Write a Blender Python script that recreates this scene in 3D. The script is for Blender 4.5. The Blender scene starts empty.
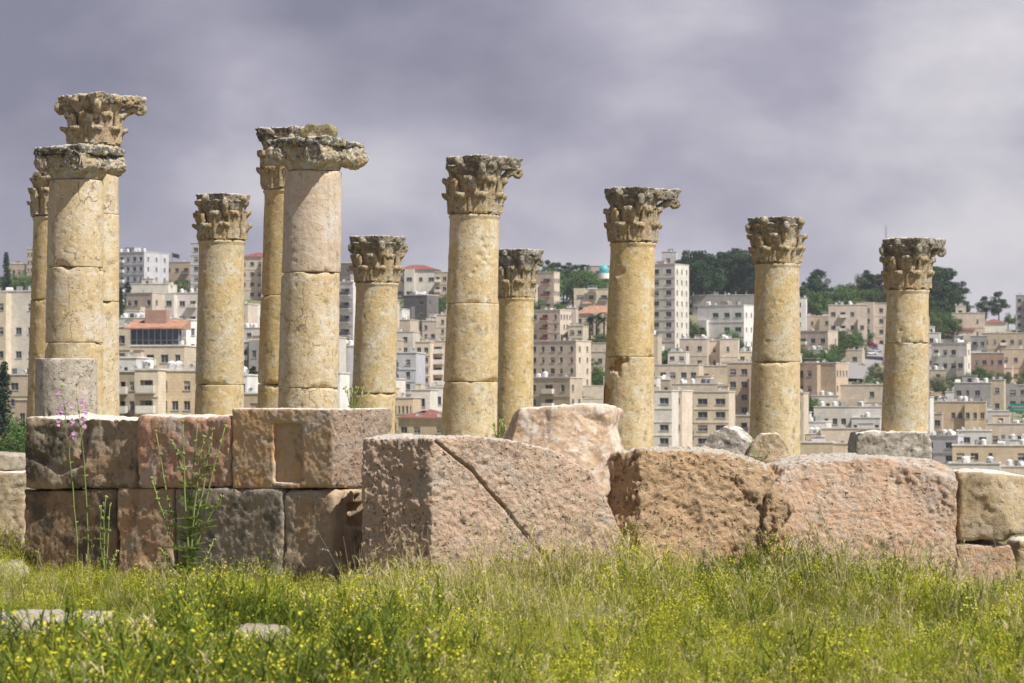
import bpy, bmesh, math, random
import numpy as np
from mathutils import Vector, Matrix
R = math.radians
random.seed(7); rng = np.random.default_rng(7)
scn = bpy.context.scene
C = scn.collection
# ------------------------------------------------------------------ camera
F = 1024*100/36.0
CZ = 1.7
PITCH = math.atan(58.5/F)
cam_d = bpy.data.cameras.new('camera'); cam = bpy.data.objects.new('camera', cam_d); C.objects.link(cam)
cam.location = (0,0,CZ); cam.rotation_euler = (R(90)+PITCH,0,0)
cam_d.lens = 100; cam_d.sensor_width = 36; cam_d.clip_start = .5; cam_d.clip_end = 20000
cam_d.dof.use_dof = True; cam_d.dof.focus_distance = 36; cam_d.dof.aperture_fstop = 5.6
scn.camera = cam
# ------------------------------------------------------------------ sun, sky, exposure
SUN_AZ, SUN_EL = 52, 53                       # degrees to the right of the direction towards the camera, elevation
sx, sy, sz = math.sin(R(SUN_AZ))*math.cos(R(SUN_EL)), -math.cos(R(SUN_AZ))*math.cos(R(SUN_EL)), math.sin(R(SUN_EL))
sun_d = bpy.data.lights.new('sun','SUN'); sun_d.energy = 5.0; sun_d.angle = R(.55); sun_d.color = (1,.955,.88)
sun = bpy.data.objects.new('sun', sun_d); C.objects.link(sun)
sun.rotation_euler = Vector((sx,sy,sz)).to_track_quat('Z','Y').to_euler()
w = bpy.data.worlds.new('World'); scn.world = w; w.use_nodes = True
nt = w.node_tree; nt.nodes.clear(); N = nt.nodes.new; L = nt.links.new
out = N('ShaderNodeOutputWorld'); mixs = N('ShaderNodeMixShader'); b1 = N('ShaderNodeBackground'); b2 = N('ShaderNodeBackground')
sky = N('ShaderNodeTexSky'); sky.sky_type = 'NISHITA'; sky.sun_disc = False
sky.sun_elevation = R(SUN_EL); sky.sun_rotation = math.atan2(sx, sy)
L(sky.outputs[0], b1.inputs[0]); b1.inputs[1].default_value = .05
tc = N('ShaderNodeTexCoord'); mp = N('ShaderNodeMapping'); mp.inputs['Scale'].default_value = (9,9,15); mp.inputs['Location'].default_value = (1.35,0,.4)
L(tc.outputs['Generated'], mp.inputs[0])
nz = N('ShaderNodeTexNoise'); nz.inputs['Scale'].default_value = 1.0; nz.inputs['Detail'].default_value = 7; nz.inputs['Roughness'].default_value = .5; nz.inputs['Distortion'].default_value = .12
L(mp.outputs[0], nz.inputs[0])
sp = N('ShaderNodeSeparateXYZ'); L(tc.outputs['Generated'], sp.inputs[0])
def mnode(t, op, a, b=None, c=None):
    m = t.nodes.new('ShaderNodeMath'); m.operation = op
    for i, v in enumerate((a,b,c)):
        if v is None: continue
        if isinstance(v,(int,float)): m.inputs[i].default_value = v
        else: t.links.new(v, m.inputs[i])
    return m.outputs[0]
zf = mnode(nt,'MULTIPLY', sp.outputs['Z'], -2.8)
xf = mnode(nt,'MULTIPLY', sp.outputs['X'], 1.3)
ns = mnode(nt,'MULTIPLY', nz.outputs['Fac'], 1.4)
sm = mnode(nt,'ADD', mnode(nt,'ADD', zf, xf), mnode(nt,'ADD', ns, .07))
cr = N('ShaderNodeValToRGB'); L(sm, cr.inputs[0])
e = cr.color_ramp.elements; e[0].position=.22; e[0].color=(.195,.192,.260,1); e[1].position=.86; e[1].color=(.62,.595,.625,1)
m_ = e.new(.55); m_.color=(.34,.325,.405,1)
L(cr.outputs[0], b2.inputs[0]); b2.inputs[1].default_value = 1.04
mixs.inputs[0].default_value = .93; L(b1.outputs[0], mixs.inputs[1]); L(b2.outputs[0], mixs.inputs[2]); L(mixs.outputs[0], out.inputs[0])
scn.view_settings.view_transform = 'Standard'; scn.view_settings.look = 'None'; scn.view_settings.gamma = 1
scn.view_settings.exposure = .25
scn.cycles.max_bounces = 5; scn.cycles.diffuse_bounces = 3; scn.cycles.transparent_max_bounces = 8; scn.cycles.volume_bounces = 0
# ------------------------------------------------------------------ helpers
def at(px, py, Y):
    u = (px-512)/F; v = -(py-341.5)/F
    y = math.cos(PITCH)-v*math.sin(PITCH); z = math.sin(PITCH)+v*math.cos(PITCH)
    return Vector((u/y*Y, Y, CZ+z/y*Y))
def ztan(py):
    return np.tan(PITCH+np.arctan(-(py-341.5)/F))
def vnoise(P, seed=0):
    P = np.asarray(P, float)+seed*17.31+100
    I = np.floor(P).astype(np.int64); f = P-I; f = f*f*(3-2*f)
    def h(dx,dy,dz):
        n = (I[:,0]+dx)*374761393+(I[:,1]+dy)*668265263+(I[:,2]+dz)*2147483647%4294967291
        n = (n ^ (n>>13))*1274126177 & 0xffffffff
        n = (n ^ (n>>16)) & 0xffff
        return n/32767.5-1
    x,y,z = f[:,0],f[:,1],f[:,2]
    a = h(0,0,0)*(1-x)+h(1,0,0)*x; b = h(0,1,0)*(1-x)+h(1,1,0)*x
    c = h(0,0,1)*(1-x)+h(1,0,1)*x; d = h(0,1,1)*(1-x)+h(1,1,1)*x
    return (a*(1-y)+b*y)*(1-z)+(c*(1-y)+d*y)*z
def fbm(P, o=4, seed=0, g=.5):
    s = 0; a = 1; t = 0; P = np.asarray(P,float)
    for i in range(o):
        s = s+a*vnoise(P, seed+i); t += a; a *= g; P = P*2.03
    return s/t
def link(name, me, m=None, parent=None):
    if m is not None:
        mi=np.empty(len(me.polygons),np.int32); me.polygons.foreach_get('material_index',mi)
        if len(me.materials): me.materials.clear()
        for q in (m if isinstance(m,(list,tuple)) else [m]): me.materials.append(q)
        me.polygons.foreach_set('material_index',mi)
    o = bpy.data.objects.new(name, me); C.objects.link(o)
    if parent is not None: o.parent = parent
    return o
def tag(o, label=None, cat=None, group=None, kind=None):
    if label: o['label'] = label
    if cat: o['category'] = cat
    if group: o['group'] = group
    if kind: o['kind'] = kind
    return o
def thing(name, label, cat, loc=(0,0,0), rz=0, group=None):
    o = bpy.data.objects.new(name, None); C.objects.link(o); o.location = loc; o.rotation_euler = (0,0,rz)
    o.empty_display_size = .2
    return tag(o, label, cat, group)
def mesh(name, V, Fc, smooth=False):
    me = bpy.data.meshes.new(name); me.from_pydata([tuple(v) for v in V], [], [tuple(f) for f in Fc]); me.update()
    if smooth: me.shade_smooth()
    return me
def mesh_np(name, V, loops, sizes, matidx=None, smooth=False):
    me = bpy.data.meshes.new(name); V = np.asarray(V, np.float32)
    me.vertices.add(len(V)); me.vertices.foreach_set('co', V.ravel())
    me.loops.add(len(loops)); me.loops.foreach_set('vertex_index', np.asarray(loops, np.int32))
    me.polygons.add(len(sizes)); st = np.zeros(len(sizes), np.int32); st[1:] = np.cumsum(sizes)[:-1]
    me.polygons.foreach_set('loop_start', st); me.polygons.foreach_set('loop_total', np.asarray(sizes, np.int32))
    if matidx is not None: me.polygons.foreach_set('material_index', np.asarray(matidx, np.int32))
    me.update(calc_edges=True)
    if smooth: me.shade_smooth()
    return me
def co_get(me):
    a = np.empty(len(me.vertices)*3, np.float32); me.vertices.foreach_get('co', a); return a.reshape(-1,3).astype(float)
def co_set(me, a):
    me.vertices.foreach_set('co', a.astype(np.float32).ravel()); me.update()
def nrm(me):
    a = np.empty(len(me.vertices)*3, np.float32); me.vertex_normals.foreach_get('vector', a); return a.reshape(-1,3).astype(float)
class MB:
    """collects boxes, prisms, tubes into one mesh"""
    def __init__(s): s.V=[]; s.F=[]; s.M=[]
    def add(s, V, Fc, m=0):
        b=len(s.V); s.V += [tuple(v) for v in V]; s.F += [tuple(b+i for i in f) for f in Fc]; s.M += [m]*len(Fc); return s
    def box(s, x0,x1,y0,y1,z0,z1, m=0):
        return s.add([(x0,y0,z0),(x1,y0,z0),(x1,y1,z0),(x0,y1,z0),(x0,y0,z1),(x1,y0,z1),(x1,y1,z1),(x0,y1,z1)],
                     [(0,3,2,1),(4,5,6,7),(0,1,5,4),(1,2,6,5),(2,3,7,6),(3,0,4,7)], m)
    def tube(s, pts, rads, n=6, m=0, cap=True):
        pts=[Vector(p) for p in pts]; V=[]; Fc=[]
        for i,p in enumerate(pts):
            d=(pts[min(i+1,len(pts)-1)]-pts[max(i-1,0)]).normalized()
            a=d.orthogonal().normalized() if i==0 else (a-d*a.dot(d)).normalized()
            b=d.cross(a); r=rads[i] if isinstance(rads,(list,tuple)) else rads
            for k in range(n):
                t=2*math.pi*k/n; V.append(p+a*math.cos(t)*r+b*math.sin(t)*r)
        for i in range(len(pts)-1):
            for k in range(n): Fc.append((i*n+k,i*n+(k+1)%n,(i+1)*n+(k+1)%n,(i+1)*n+k))
        if cap: Fc += [tuple(range(n-1,-1,-1)), tuple((len(pts)-1)*n+k for k in range(n))]
        return s.add(V,Fc,m)
    def lathe(s, prof, n=12, c=(0,0), m=0):
        V=[]; Fc=[]
        for r,z in prof:
            for k in range(n):
                t=2*math.pi*k/n; V.append((c[0]+r*math.cos(t), c[1]+r*math.sin(t), z))
        for i in range(len(prof)-1):
            for k in range(n): Fc.append((i*n+k,i*n+(k+1)%n,(i+1)*n+(k+1)%n,(i+1)*n+k))
        Fc += [tuple(range(n-1,-1,-1)), tuple((len(prof)-1)*n+k for k in range(n))]
        return s.add(V,Fc,m)
    def mesh(s, name, smooth=False):
        me=mesh(name,s.V,s.F,smooth)
        me.polygons.foreach_set('material_index', s.M); return me
    def build(s, name, m, parent=None, smooth=False): return link(name, s.mesh(name,smooth), m, parent)
# ------------------------------------------------------------------ materials
MATS = {}
def newmat(name):
    m = bpy.data.materials.new(name); m.use_nodes = True; t = m.node_tree
    b = t.nodes['Principled BSDF']; b.inputs['Specular IOR Level'].default_value = .25
    return m, t, b
def tnoise(t, vec, scale, detail=5, rough=.55, dist=0):
    n = t.nodes.new('ShaderNodeTexNoise'); n.inputs['Scale'].default_value = scale; n.inputs['Detail'].default_value = detail
    n.inputs['Roughness'].default_value = rough; n.inputs['Distortion'].default_value = dist; t.links.new(vec, n.inputs['Vector']); return n.outputs['Fac']
def tramp(t, fac, p0, p1):
    n = t.nodes.new('ShaderNodeMapRange'); n.inputs['From Min'].default_value = p0; n.inputs['From Max'].default_value = p1
    n.interpolation_type = 'SMOOTHSTEP'; t.links.new(fac, n.inputs['Value']); return n.outputs['Result']
def tmix(t, fac, a, b, mode='MIX'):
    n = t.nodes.new('ShaderNodeMix'); n.data_type='RGBA'; n.blend_type = mode
    if isinstance(fac,(int,float)): n.inputs[0].default_value = fac
    else: t.links.new(fac, n.inputs[0])
    for i,v in ((6,a),(7,b)):
        if isinstance(v,tuple): n.inputs[i].default_value = (*v[:3],1)
        else: t.links.new(v, n.inputs[i])
    return n.outputs[2]
def tcoord(t, kind='Object', scale=(1,1,1), loc=(0,0,0)):
    c = t.nodes.new('ShaderNodeTexCoord'); mp = t.nodes.new('ShaderNodeMapping'); mp.inputs['Scale'].default_value = scale
    mp.inputs['Location'].default_value = loc
    t.links.new(c.outputs[kind], mp.inputs[0]); return mp.outputs[0]
def stone(name, c1, c2, c3, crust=(.09,.08,.07), crust_amt=.5, crust_scale=3.5, pits=.5, pit_scale=28, bump=.6, streak=0, top=None, light=None, fine=90, zcrust=None, cracks=0):
    """weathered limestone: three stone tones, crust of lichen, dark pores, streaks"""
    m, t, b = newmat(name); sd = random.random()*50
    v = tcoord(t, loc=(sd,sd*.7,sd*.3))
    n1 = tnoise(t, v, 1.3, 5, .6, .4); n2 = tnoise(t, v, 6, 6, .65, .3); n3 = tnoise(t, v, fine, 3, .7)
    col = tmix(t, tramp(t,n1,.38,.62), c1, c2); col = tmix(t, tramp(t,n2,.42,.66), col, c3)
    if light: col = tmix(t, tramp(t, tnoise(t, v, 2.6, 7, .7), .52,.66), col, light)
    if streak:
        vs = tcoord(t, scale=(9,9,.7), loc=(sd,0,0)); col = tmix(t, mnode(t,'MULTIPLY',tramp(t, tnoise(t,vs,1,5,.6), .45,.7), streak), col, crust)
    cf = tnoise(t, v, crust_scale, 9, .72, .2)
    ca = mnode(t,'MULTIPLY', tramp(t, cf, .64-.26*crust_amt, .74-.22*crust_amt), .85)
    if zcrust:
        s = t.nodes.new('ShaderNodeSeparateXYZ'); tcn = t.nodes.new('ShaderNodeTexCoord'); t.links.new(tcn.outputs['Object'], s.inputs[0])
        zz = tramp(t, s.outputs['Z'], zcrust[0], zcrust[1])
        ca = mnode(t,'MULTIPLY', tramp(t, mnode(t,'ADD', cf, mnode(t,'MULTIPLY', zz, .20)), .56,.68), .9)
    col = tmix(t, ca, col, crust)
    if light: col = tmix(t, mnode(t,'MULTIPLY',tramp(t, tnoise(t, v, 11, 6, .75), .52,.60),.85 if zcrust else .6), col, light)
    vo = t.nodes.new('ShaderNodeTexVoronoi'); vo.inputs['Scale'].default_value = pit_scale; 
    dn=t.nodes.new('ShaderNodeTexNoise'); dn.inputs['Scale'].default_value=pit_scale*.8; dn.inputs['Detail'].default_value=3; t.links.new(v,dn.inputs['Vector'])
    dv=t.nodes.new('ShaderNodeVectorMath'); dv.operation='MULTIPLY_ADD'; dv.inputs[1].default_value=(2.6/pit_scale,)*3; t.links.new(dn.outputs['Color'],dv.inputs[0]); t.links.new(v,dv.inputs[2]); t.links.new(dv.outputs[0],vo.inputs['Vector'])
    pm = mnode(t,'MULTIPLY', tramp(t, vo.outputs['Distance'], .34,.12), tramp(t, tnoise(t,v,pit_scale*.45,4,.6), .60-.2*pits,.70-.2*pits))
    col = tmix(t, mnode(t,'MULTIPLY', pm, .75), col, tuple(x*.22 for x in c3))
    if cracks:
        vc=t.nodes.new('ShaderNodeTexVoronoi'); vc.feature='DISTANCE_TO_EDGE'; vc.inputs['Scale'].default_value=2.4
        dc=t.nodes.new('ShaderNodeVectorMath'); dc.operation='MULTIPLY_ADD'; dc.inputs[1].default_value=(.35,.35,.35); nn=t.nodes.new('ShaderNodeTexNoise'); nn.inputs['Scale'].default_value=3.5; nn.inputs['Detail'].default_value=5
        vv=tcoord(t,scale=(1,1,.7),loc=(sd,0,0)); t.links.new(vv,nn.inputs['Vector']); t.links.new(nn.outputs['Color'],dc.inputs[0]); t.links.new(vv,dc.inputs[2]); t.links.new(dc.outputs[0],vc.inputs['Vector'])
        ck=mnode(t,'MULTIPLY',tramp(t,vc.outputs['Distance'],.022,.004),tramp(t,tnoise(t,v,1.7,3,.5),.50,.60))
        col=tmix(t,mnode(t,'MULTIPLY',ck,cracks),col,(.16,.11,.06))
    col = tmix(t, .38, col, tmix(t, n3, (.45,.45,.45), (1.5,1.5,1.5)), 'MULTIPLY')
    if top:  # sunlit whitening painted into the colour of upward faces, broken up by noise
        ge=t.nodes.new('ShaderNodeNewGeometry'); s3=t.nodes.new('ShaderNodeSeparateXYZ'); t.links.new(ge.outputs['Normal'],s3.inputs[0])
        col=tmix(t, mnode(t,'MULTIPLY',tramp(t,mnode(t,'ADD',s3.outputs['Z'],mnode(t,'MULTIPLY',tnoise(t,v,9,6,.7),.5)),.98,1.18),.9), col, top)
    hsv = t.nodes.new('ShaderNodeHueSaturation'); t.links.new(col, hsv.inputs['Color']); col = hsv.outputs[0]
    t.links.new(col, b.inputs['Base Color']); b.inputs['Roughness'].default_value = .92
    h = mnode(t,'ADD', mnode(t,'ADD',mnode(t,'MULTIPLY', n3, .35),mnode(t,'MULTIPLY',tnoise(t,v,24,6,.75),.9)), mnode(t,'SUBTRACT', n2, mnode(t,'MULTIPLY', pm, .7)))
    bp = t.nodes.new('ShaderNodeBump'); bp.inputs['Strength'].default_value = bump; bp.inputs['Distance'].default_value = .05 if bump>=.9 else .03
    t.links.new(h, bp.inputs['Height']); t.links.new(bp.outputs[0], b.inputs['Normal'])
    return m
def plain(name, c, rough=.7, var=.15, scale=3, metal=0, spec=.25, kind='Object'):
    if name in MATS: return MATS[name]
    m, t, b = newmat(name); v = tcoord(t, kind)
    n = tnoise(t, v, scale, 5, .65)
    col = tmix(t, tramp(t,n,.3,.7), tuple(x*(1-var) for x in c), tuple(min(1,x*(1+var)) for x in c))
    t.links.new(col, b.inputs['Base Color']); b.inputs['Roughness'].default_value = rough; b.inputs['Metallic'].default_value = metal
    b.inputs['Specular IOR Level'].default_value = spec
    MATS[name] = m; return m
# ------------------------------------------------------------------ ground
def city_PB(px): return np.interp(px, [-600,0,200,450,700,1024,1700], [430,445,430,445,468,482,490])
def city_YB(px): return np.interp(px, [-600,0,200,450,700,1024,1700], [400,400,430,480,560,600,620])
def city_PT(px): return np.interp(px, [-900,0,60,150,300,450,560,700,850,1024,1700], [300,285,284,282,286,290,300,302,312,330,345])
YT = 1150.
def city_py(px, Y):
    t = np.clip((Y-city_YB(px))/(YT-city_YB(px)), 0, 1)
    return city_PB(px)+(city_PT(px)-city_PB(px))*t**.85
def city_Y(px, py):
    a, b = float(city_YB(px)), YT
    t = (py-float(city_PB(px)))/(float(city_PT(px))-float(city_PB(px)))
    if t <= 0: return a+ t*(b-a)*.6
    return a+(b-a)*min(t,1)**(1/.85)
def terrain_z(x, Y):
    x = np.asarray(x,float); Y = np.asarray(Y,float); px = 512+F*x/np.maximum(Y,30)
    yb = city_YB(px)
    zc = CZ+ztan(city_py(px, np.maximum(Y,yb)))*np.minimum(np.maximum(Y,yb),YT)
    zb = CZ+ztan(city_PB(px))*yb
    tt = np.clip((Y-105)/(yb-105),0,1); tt = tt*tt*(3-2*tt)
    near = -3.95+(zb+3.95)*tt - 4*np.sin(np.pi*tt)
    return np.where(Y<yb, near, zc) - np.where(Y>YT, (Y-YT)*.03, 0)
def grid_mesh(name, xs_of, Ys, nx, zf):
    V=[]; 
    for Y in Ys:
        xs = xs_of(Y,nx); z = zf(xs, np.full(nx,Y)); V.append(np.stack([xs,np.full(nx,Y),z],1))
    V = np.concatenate(V); i = np.arange(len(Ys)-1)[:,None]*nx+np.arange(nx-1)[None]; i=i.ravel()
    return mesh_np(name, V, np.stack([i,i+1,i+1+nx,i+nx],1).ravel(), np.full(len(i),4), smooth=True)
def wall_Y(px):      # the line of the left wall, receding to the left by 33 degrees
    T = math.tan(R(33)); c = at(333,450,26.6); u = (px-512)/F
    return (c.x+c.y/T)/(u+1/T)
def gz(x, Y):
    x=np.asarray(x,float); Y=np.asarray(Y,float)
    P = np.stack([x,Y,0*x],-1).reshape(-1,3)
    n = (fbm(P*.45,3,3)*.09+fbm(P*2.3,2,5)*.02).reshape(x.shape)
    edge = 28.3+np.clip((-1-x),0,6)*.35
    s = np.clip((Y-edge)/1.6,0,1); s=s*s*(3-2*s)
    mound = .75*np.exp(-((x+7.2)/1.9)**2-((Y-33)/3.)**2)
    # low bank left of the columns, sloping down behind the wall elsewhere
    return n*(Y<60) + s*-.85 + mound*1.3 - .075*np.clip(Y-63,0,60)
ground_m, t, b = newmat('dry_soil')
v = tcoord(t)
col = tmix(t, tramp(t, tnoise(t,v,.9,6,.65),.4,.62), (.36,.30,.19),(.20,.19,.09))
col = tmix(t, tramp(t, tnoise(t,v,14,5,.7),.45,.6), col, (.13,.15,.05))
t.links.new(col,b.inputs['Base Color']); b.inputs['Roughness'].default_value=1
bp=t.nodes.new('ShaderNodeBump'); bp.inputs['Strength'].default_value=.8; bp.inputs['Distance'].default_value=.05; t.links.new(tnoise(t,v,30,5,.7),bp.inputs['Height']); t.links.new(bp.outputs[0],b.inputs['Normal'])
Ys = np.concatenate([np.arange(-12,10,1.5), np.arange(10,36,.22), np.arange(36,106,2.5)])
tag(link('ground', grid_mesh('ground', lambda Y,n: np.linspace(-1,1,n)*(9+abs(Y)*.45), Ys, 150, gz), ground_m), 'uneven soil and grass ground under the ruins', kind='structure')
hill_m, t, b = newmat('hillside_scrub')
v = tcoord(t)
col = tmix(t, tramp(t, tnoise(t,v,.03,6,.65),.42,.6), (.22,.20,.12),(.10,.14,.045))
col = tmix(t, tramp(t, tnoise(t,v,.25,6,.7),.48,.62), col, (.34,.29,.21))
t.links.new(col,b.inputs['Base Color']); b.inputs['Roughness'].default_value=1
Ys = np.concatenate([np.arange(104,400,12), np.arange(400,1180,9), np.arange(1180,3000,120)])
hill = grid_mesh('hillside', lambda Y,n: np.linspace(-1,1,n)*(60+Y*.5), Ys, 220, lambda x,Y: terrain_z(x,Y))
a = co_get(hill); a[:,2] += fbm(a*.03,3,8)*1.2*(a[:,1]>130); a[:,2]=np.where(a[:,1]<110,-4.05,a[:,2]); co_set(hill,a)
tag(link('hillside', hill, hill_m), 'scrubby hillside that carries the town', kind='structure')
# ------------------------------------------------------------------ stones
def apply_mods(o):
    dg = bpy.context.evaluated_depsgraph_get(); dg.update()
    return bpy.data.meshes.new_from_object(o.evaluated_get(dg))
def erode(me0, voxel=.02, big=.03, mid=.012, small=.006, edge=1.0, seed=0, cuts=(), smooth_it=3, carve=None, pit=.012):
    """voxel remesh, uneven edge rounding and layered noise: a solid becomes a worn stone"""
    o = bpy.data.objects.new('tmp', me0); C.objects.link(o); tmp=[]
    for c in cuts:
        co = bpy.data.objects.new('tmpc', c); C.objects.link(co); tmp.append(co)
        bm_ = o.modifiers.new('b','BOOLEAN'); bm_.operation='DIFFERENCE'; bm_.object=co; bm_.solver='EXACT'
    r = o.modifiers.new('r','REMESH'); r.mode='VOXEL'; r.voxel_size=voxel
    s = o.modifiers.new('s','SMOOTH'); s.factor=.5; s.iterations=smooth_it
    me = apply_mods(o); s.iterations=26; me2 = apply_mods(o)
    P = co_get(me); Q = co_get(me2); n = nrm(me2)
    k = np.clip(.35+1.5*fbm(P*2.6,4,seed+11),0,1.25)*edge
    P = P+(Q-P)*k[:,None]
    chip = np.linalg.norm(Q-co_get(me),axis=1)
    P = P-n*(np.clip(fbm(P*4,4,seed+21)-.12,0,1)*chip*7*edge)[:,None]
    rg=1-2*np.abs(fbm(P*4.3,4,seed+6))
    d = big*fbm(P*1.4,3,seed+1)+mid*(.6*fbm(P*6,4,seed+2)+.55*(rg-.6))+small*(fbm(P*22,2,seed+3,.7)+.5*fbm(P*48,1,seed+13))-pit*np.clip(np.abs(fbm(P*11,4,seed+4,.65))-.20,0,1)*2.6
    P = P+n*d[:,None]
    if carve is not None: P = carve(P, n)
    co_set(me, P); me.shade_smooth()
    for q in [o]+tmp: bpy.data.objects.remove(q)
    return me
def prism_mesh(front, back):
    bm = bmesh.new(); a=[bm.verts.new(p) for p in front]; b_=[bm.verts.new(p) for p in back]; n=len(a)
    bm.faces.new(a); bm.faces.new(b_[::-1])
    for i in range(n): bm.faces.new((a[(i+1)%n],a[i],b_[i],b_[(i+1)%n]))
    bmesh.ops.recalc_face_normals(bm, faces=bm.faces); bmesh.ops.triangulate(bm, faces=bm.faces)
    me = bpy.data.meshes.new('p'); bm.to_mesh(me); bm.free(); return me
def place(me, name, mat, label, cat, group=None, parent=None):
    """move the origin to the base of the mesh and link as a top-level object"""
    P = co_get(me); c = np.array([P[:,0].mean(), P[:,1].mean(), P[:,2].min()]); co_set(me, P-c)
    o = link(name, me, mat, parent); o.location = c
    return tag(o, label, cat, group)
TH = R(33); NB = Vector((math.sin(TH), math.cos(TH), 0))     # depth direction of the left wall
PINK=(.50,.37,.29); PALE=(.56,.49,.40); TANS=(.44,.33,.22); BROWN=(.27,.19,.13); REDB=(.40,.20,.12); OCH=(.48,.29,.12); GREYS=(.33,.31,.27)
GW='dressed blocks of the left wall'
def wallblock(x0,x1,yt,yb,depth,mat,label,seed,ytl=None,**kw):
    x0+=.6; x1-=.6
    F0=[at(x0,yb,wall_Y(x0)),at(x1,yb,wall_Y(x1)),at(x1,yt,wall_Y(x1)),at(x0,ytl or yt,wall_Y(x0))]
    return place(erode(prism_mesh(F0,[p+NB*depth for p in F0]),seed=seed,**kw),'stone_block',mat,label,'stone block',GW)
def carve_fracture(line, wdt, dep):
    pts = [np.array(p) for p in line]
    def f(P,n):
        D = np.full(len(P), 9.)
        for a,b_ in zip(pts[:-1],pts[1:]):
            ab=b_-a; aq=ab*np.array([1,0,1]); tt=np.clip(((P-a)@aq)/(aq@aq),0,1); D=np.minimum(D, np.linalg.norm((P-(a+tt[:,None]*ab))[:,[0,2]],axis=1))
        k = np.clip(1-D/(wdt*(1+.4*fbm(P*7,2,5))),0,1)**.6
        return P-n*(k*dep*(n[:,1]<-.1))[:,None]
    return f
mW1=stone('brown_crusted_stone',(.42,.28,.18),(.36,.30,.21),(.46,.33,.22),crust=(.10,.09,.065),crust_amt=.7,crust_scale=2.2,light=(.42,.38,.32),streak=.3,top=(.76,.70,.61))
wallblock(25,138,418,488,.9,mW1,'dark brown block with a ledge across it, top left end of the left wall',1,ytl=416,big=.06,mid=.03,pit=.02,
   carve=carve_fracture([at(28,452,wall_Y(28)),at(60,470,wall_Y(60)),at(80,462,wall_Y(80)),at(88,425,wall_Y(88))],.05,.06))
mW2=stone('red_rough_stone',(.56,.31,.21),(.50,.29,.19),(.58,.41,.29),crust=(.22,.15,.10),crust_amt=.45,light=(.58,.48,.40),top=(.76,.70,.61))
wallblock(138,231,417,487,.9,mW2,'reddish rough block in the upper course left of the block with the square recess',2,big=.04,mid=.025,pit=.02)
mW4=stone('umber_stone',(.38,.25,.15),(.30,.22,.14),(.42,.30,.20),crust=(.10,.085,.06),crust_amt=.7,crust_scale=2.5,streak=.4)
wallblock(23,117,489,592,.9,mW4,'dark umber block at the lower left end of the left wall',3,big=.05,mid=.02)
mW5=stone('rust_stone',(.54,.30,.17),(.42,.31,.21),(.54,.37,.24),crust=(.20,.14,.09),crust_amt=.5,light=(.45,.38,.30),streak=.2)
wallblock(117,174,488,592,.9,mW5,'narrow rust coloured block in the lower course behind the tall green weed',4,big=.04,mid=.025)
mW6=stone('grey_brown_stone',(.36,.29,.21),(.32,.25,.18),(.42,.35,.27),crust=(.15,.135,.11),crust_amt=.55,light=(.42,.40,.36),streak=.5)
wallblock(174,283,489,592,.9,mW6,'grey brown smooth block in the lower course below the block with the square recess',5)
mW7=stone('ochre_grey_stone',(.50,.34,.21),(.42,.34,.25),(.54,.39,.26),crust=(.16,.13,.10),crust_amt=.4,light=(.46,.42,.36),streak=.3)
YC = 26.6
def notch(i):
    c=at(352,505,26.6); b_=MB(); b_.box(*[(c.x-.08,c.x+.6,c.y-.6,c.y+.42,c.z-.22,c.z+.02),(c.x-.02,c.x+.6,c.y-.62,c.y+.38,c.z-.05,c.z+.10)][i]); return b_.mesh('n')
F0=[at(284,578,wall_Y(284)),at(334,578,26.6),at(334,490,26.6),at(284,490,wall_Y(284))]
rt=[at(366,578,27.2),at(366,490,27.2)]
def corner_block(xl,xc,xr,yt,yb,Yc,thl,thr,ytl=None,ytr=None,pad=0):
    """prism with a near vertical edge at xc: left face turned away by thl, right face by thr (degrees)"""
    c=at(xc,yb,Yc)
    def Yon(px,th,sgn):
        u=(px-512)/F; T=math.tan(R(th)); return (c.x*sgn*T - c.y)/(u*sgn*T-1) if False else (c.y-sgn*T*c.x)/(1-sgn*T*u)
    Yl=Yon(xl,thl,-1); Yr=Yon(xr,thr,1)
    L0,L1=at(xl,yb,Yl),at(xl,ytl or yt,Yl); C0,C1=at(xc,yb,Yc),at(xc,yt,Yc); R0,R1=at(xr,yb,Yr),at(xr,ytr or yt,Yr)
    B0,B1=L0+(R0-C0),L1+(R1-C1)
    bot=[L0,C0,R0,B0]; top=[L1,C1,R1,B1]
    return prism_mesh(bot,top)
place(erode(corner_block(284,334,366,490,580,26.62,33,57),seed=6,cuts=[notch(0),notch(1)],mid=.02),'stone_block',mW7,'block with a broken notched corner, below the block with the square recess','stone block',GW)
mSide=stone('rough_pink_side',(.56,.40,.29),(.52,.39,.28),(.58,.46,.36),crust=(.24,.19,.14),crust_amt=.35,light=(.62,.54,.46),pits=.8,pit_scale=20,bump=1.1,top=(.76,.70,.61))
mW3=stone('recess_block_stone',(.64,.38,.18),(.56,.40,.25),(.62,.45,.29),crust=(.26,.21,.15),crust_amt=.4,light=(.56,.47,.38),pits=.3,pit_scale=30,bump=.5,top=(.76,.70,.61))
a0,a1=at(273,489-7,wall_Y(273)),at(301,424,wall_Y(301))
rc=prism_mesh([Vector((a0.x,a0.y,a0.z))-NB*.2,Vector((a1.x,a1.y,a0.z))-NB*.2,Vector((a1.x,a1.y,a1.z))-NB*.2,Vector((a0.x,a0.y,a1.z))-NB*.2],
 [Vector((a0.x,a0.y,a0.z))+NB*.055,Vector((a1.x,a1.y,a0.z))+NB*.055,Vector((a1.x,a1.y,a1.z))+NB*.055,Vector((a0.x,a0.y,a1.z))+NB*.055])
rme=erode(corner_block(232,333,392,408.5,488.5,26.6,33,57),seed=7,cuts=[rc],voxel=.014,big=.010,mid=.008,small=.005,edge=.5,pit=.006,carve=lambda P,n:P+n*((.022*fbm(P*13,4,71,.6)+.02*fbm(P*4,2,72))*np.clip(n[:,0]*3-.5,0,1))[:,None])
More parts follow.
